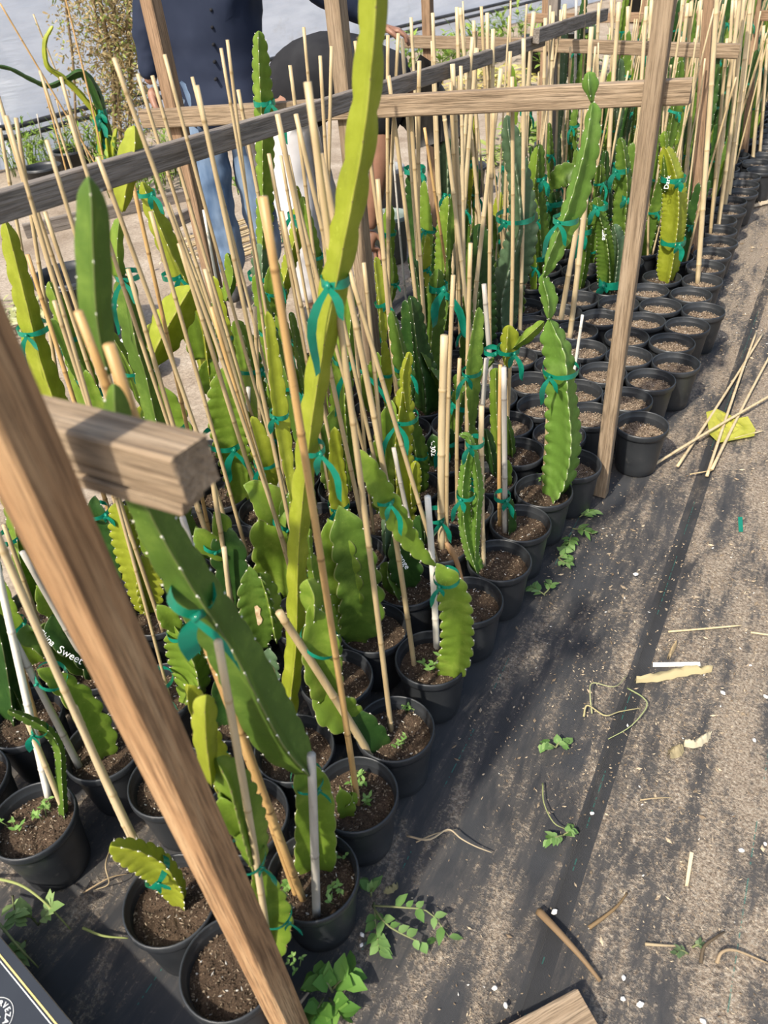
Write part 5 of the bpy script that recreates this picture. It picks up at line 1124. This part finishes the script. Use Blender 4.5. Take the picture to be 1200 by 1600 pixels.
sprig((872, 870), [[(872, 872, .01), (885, 880, .02), (897, 876, .01)], [(872, 872, .01), (880, 866, .02), (885, 855, .01)]], 'second weed between the row-edge pots and path', 13, 9)
sprig((925, 800), [[(905, 808, .01), (915, 802, .02), (930, 798, .01)]], 'thin weed near the slim post foot', 12, 10)
sprig((1070, 1490), [[(1075, 1490, .01), (1065, 1485, .02), (1056, 1492, .01)], [(1082, 1480, .01), (1090, 1476, .02), (1098, 1480, .01)]], 'grey-green tuft on the lower mulch', 10, 11, (.08, .13, .06), (.15, .2, .1))
sprig((45, 1440), [[(60, 1445, .01), (45, 1430, .05), (30, 1425, .06)], [(60, 1445, .01), (72, 1428, .05), (78, 1418, .06)], [(40, 1470, .01), (28, 1480, .03), (25, 1490, .03)], [(20, 1400, .01), (22, 1425, .06), (24, 1440, .06)]], 'oval-leaved weed between box and lower left pot', 24, 12, (.16, .26, .08), (.30, .40, .16), .7)
# seedlings growing in pots
def seedling(px, py, n, spx, seed):
    B = G(px, py, SOILZ); i = near_pot(B)
    if i not in POT_ROOT: return
    rt = POT_ROOT[i]; r = random.Random(seed); mb = MB(); s = spx*PX(B)
    for k in range(n):
        b = B-rt.location+Vector((r.uniform(-1, 1)*s, r.uniform(-1, 1)*s, 0)); h = s*r.uniform(.8, 2.2); d = Vector((r.uniform(-.5, .5), r.uniform(-.5, .5), 1)); mb.tube([b, b+d*h*.5, b+d*h], .0009, 4, c=(.2, .28, .1))
        for q in range(3): mb.leaf(b+d*h, Vector((r.uniform(-1, 1), r.uniform(-1, 1), .4)), Vector((0, 0, 1)), s*r.uniform(.7, 1.2), s*.6, c=rc(r, (.12, .24, .05), (.26, .40, .12)))
    mb.build('seedling', M_LEAF, rt)
for px, py, n, s in [(680, 1045, 6, 11), (640, 1110, 7, 8), (560, 1225, 6, 10), (520, 1400, 5, 11), (445, 1390, 5, 12), (525, 1350, 4, 10), (70, 1270, 8, 10), (20, 1300, 4, 10), (838, 752, 7, 6), (455, 1160, 5, 9), (625, 1165, 5, 7), (460, 1510, 5, 8), (35, 1120, 4, 9), (575, 1255, 4, 10)]:
    seedling(px, py, n, s, int(px))
# ------------------------------------------------------------------ black printed carton, lower left
def carton():
    z = .15; a, b_2 = G(-2, 1462, z), G(118, 1606, z); d = (b_2-a).normalized(); n = Vector((-d.y, d.x, 0))
    if n.x > 0: n = -n
    c0 = a-d*.10; rt = thing('carton', (c0.x, c0.y, 0), 'black printed cardboard carton in the lower left corner', 'box'); O = rt.location
    M_CART = simple('black_carton', (.018, .021, .028), (.026, .03, .038), 5, .45, .4); M_GOLD = simple('gold_print', (.62, .46, .16), (.72, .56, .22), 20, .4); M_KRAFT = simple('kraft_edge', (.24, .17, .10), (.42, .32, .2), 300, .9)
    def quad(name, u0, u1, v0, v1, zz, mat, th=.0006, par=rt):
        q = [c0+d*u+n*v-O for u, v in ((u0, v0), (u1, v0), (u1, v1), (u0, v1))]; mb = MB(); mb.add([(p.x, p.y, zz) for p in q]+[(p.x, p.y, zz+th) for p in q], [(3, 2, 1, 0), (4, 5, 6, 7), (0, 1, 5, 4), (1, 2, 6, 5), (2, 3, 7, 6), (3, 0, 4, 7)]); return mb.build(name, mat, par, False)
    L_, W_ = .46, .28
    bx = quad('box_body', 0, L_, .004, W_, 0, M_CART, z-.004); quad('lid', -.002, L_+.002, 0, W_+.002, z-.0035, M_CART, .0035); quad('corrugated_edge', -.001, L_+.001, -.0012, .003, z-.0052, M_KRAFT, .003)
    quad('gold_stripe', 0, L_, .014, .0165, z+.0002, M_GOLD); quad('white_stripe', 0, L_, .0195, .0208, z+.0002, M_WHITE)
    ctr = G(-10, 1592, z)-O; rr = .021; word = 'CERVEZA'
    e1 = d; e2 = Vector((0, 0, 1)).cross(e1)
    a_r = (G(4, 1563, z)-O-ctr); a_a = (G(16, 1597, z)-O-ctr); th = lambda v: math.atan2(v.dot(e2), v.dot(e1)); t2, t6 = th(a_r), th(a_a); step = ((t6-t2+math.pi) % (2*math.pi)-math.pi)/4
    for k, ch in enumerate(word):
        t = t2+step*(k-2); me = text_mesh(ch, .0115); me.materials.append(M_WHITE); o = bpy.data.objects.new('letter', me); COL.objects.link(o); o.parent = rt
        u = e1*math.cos(t)+e2*math.sin(t); x = Vector((0, 0, 1)).cross(u)*(1 if step > 0 else -1); y_ = Vector((0, 0, 1)).cross(x); p = ctr+u*rr
        o.matrix_basis = Matrix(((x.x, y_.x, 0, p.x), (x.y, y_.y, 0, p.y), (0, 0, 1, z+.0006), (0, 0, 0, 1)))
    mb = MB(); mb.tube([ctr+(e1*math.cos(t)+e2*math.sin(t))*(rr+.0085)+Vector((0, 0, .0008)) for t in np.linspace(0, 6.283, 49)], .0004, 4, False); mb.build('printed_ring', M_WHITE, rt)
    mb = MB(); mb.add([ctr+e1*x+e2*y_+Vector((0, 0, .0008)) for x, y_ in ((-.011, -.008), (.007, -.008), (.007, .008), (-.011, .008))]+[ctr+e1*x+e2*y_+Vector((0, 0, .0012)) for x, y_ in ((-.011, -.008), (.007, -.008), (.007, .008), (-.011, .008))], [(0, 1, 2, 3), (4, 5, 6, 7), (0, 1, 5, 4), (1, 2, 6, 5), (2, 3, 7, 6), (3, 0, 4, 7)]); mb.build('printed_panel', M_WHITE, rt, False)
carton()
# withered flower tube hanging by the taped cactus
def withered():
    B = G(720, 950, SOILZ); i = near_pot(G(733, 931, RIM)); rt = POT_ROOT[i]; mb = MB(); pts = [V(B, x, y_)-rt.location for x, y_ in ((697, 848), (708, 865), (716, 885), (722, 910), (725, 935), (731, 950))]
    pts[-1].z = SOILZ; mb.tube([Vector(c) for c in catmull(pts, 14)], [.004, .007, .008, .007, .006, .006, .005, .005, .005, .005, .005, .004, .003, .003], 7, c=(.40, .24, .12)); mb.build('withered_shoot', M_LEAF, rt)
withered()
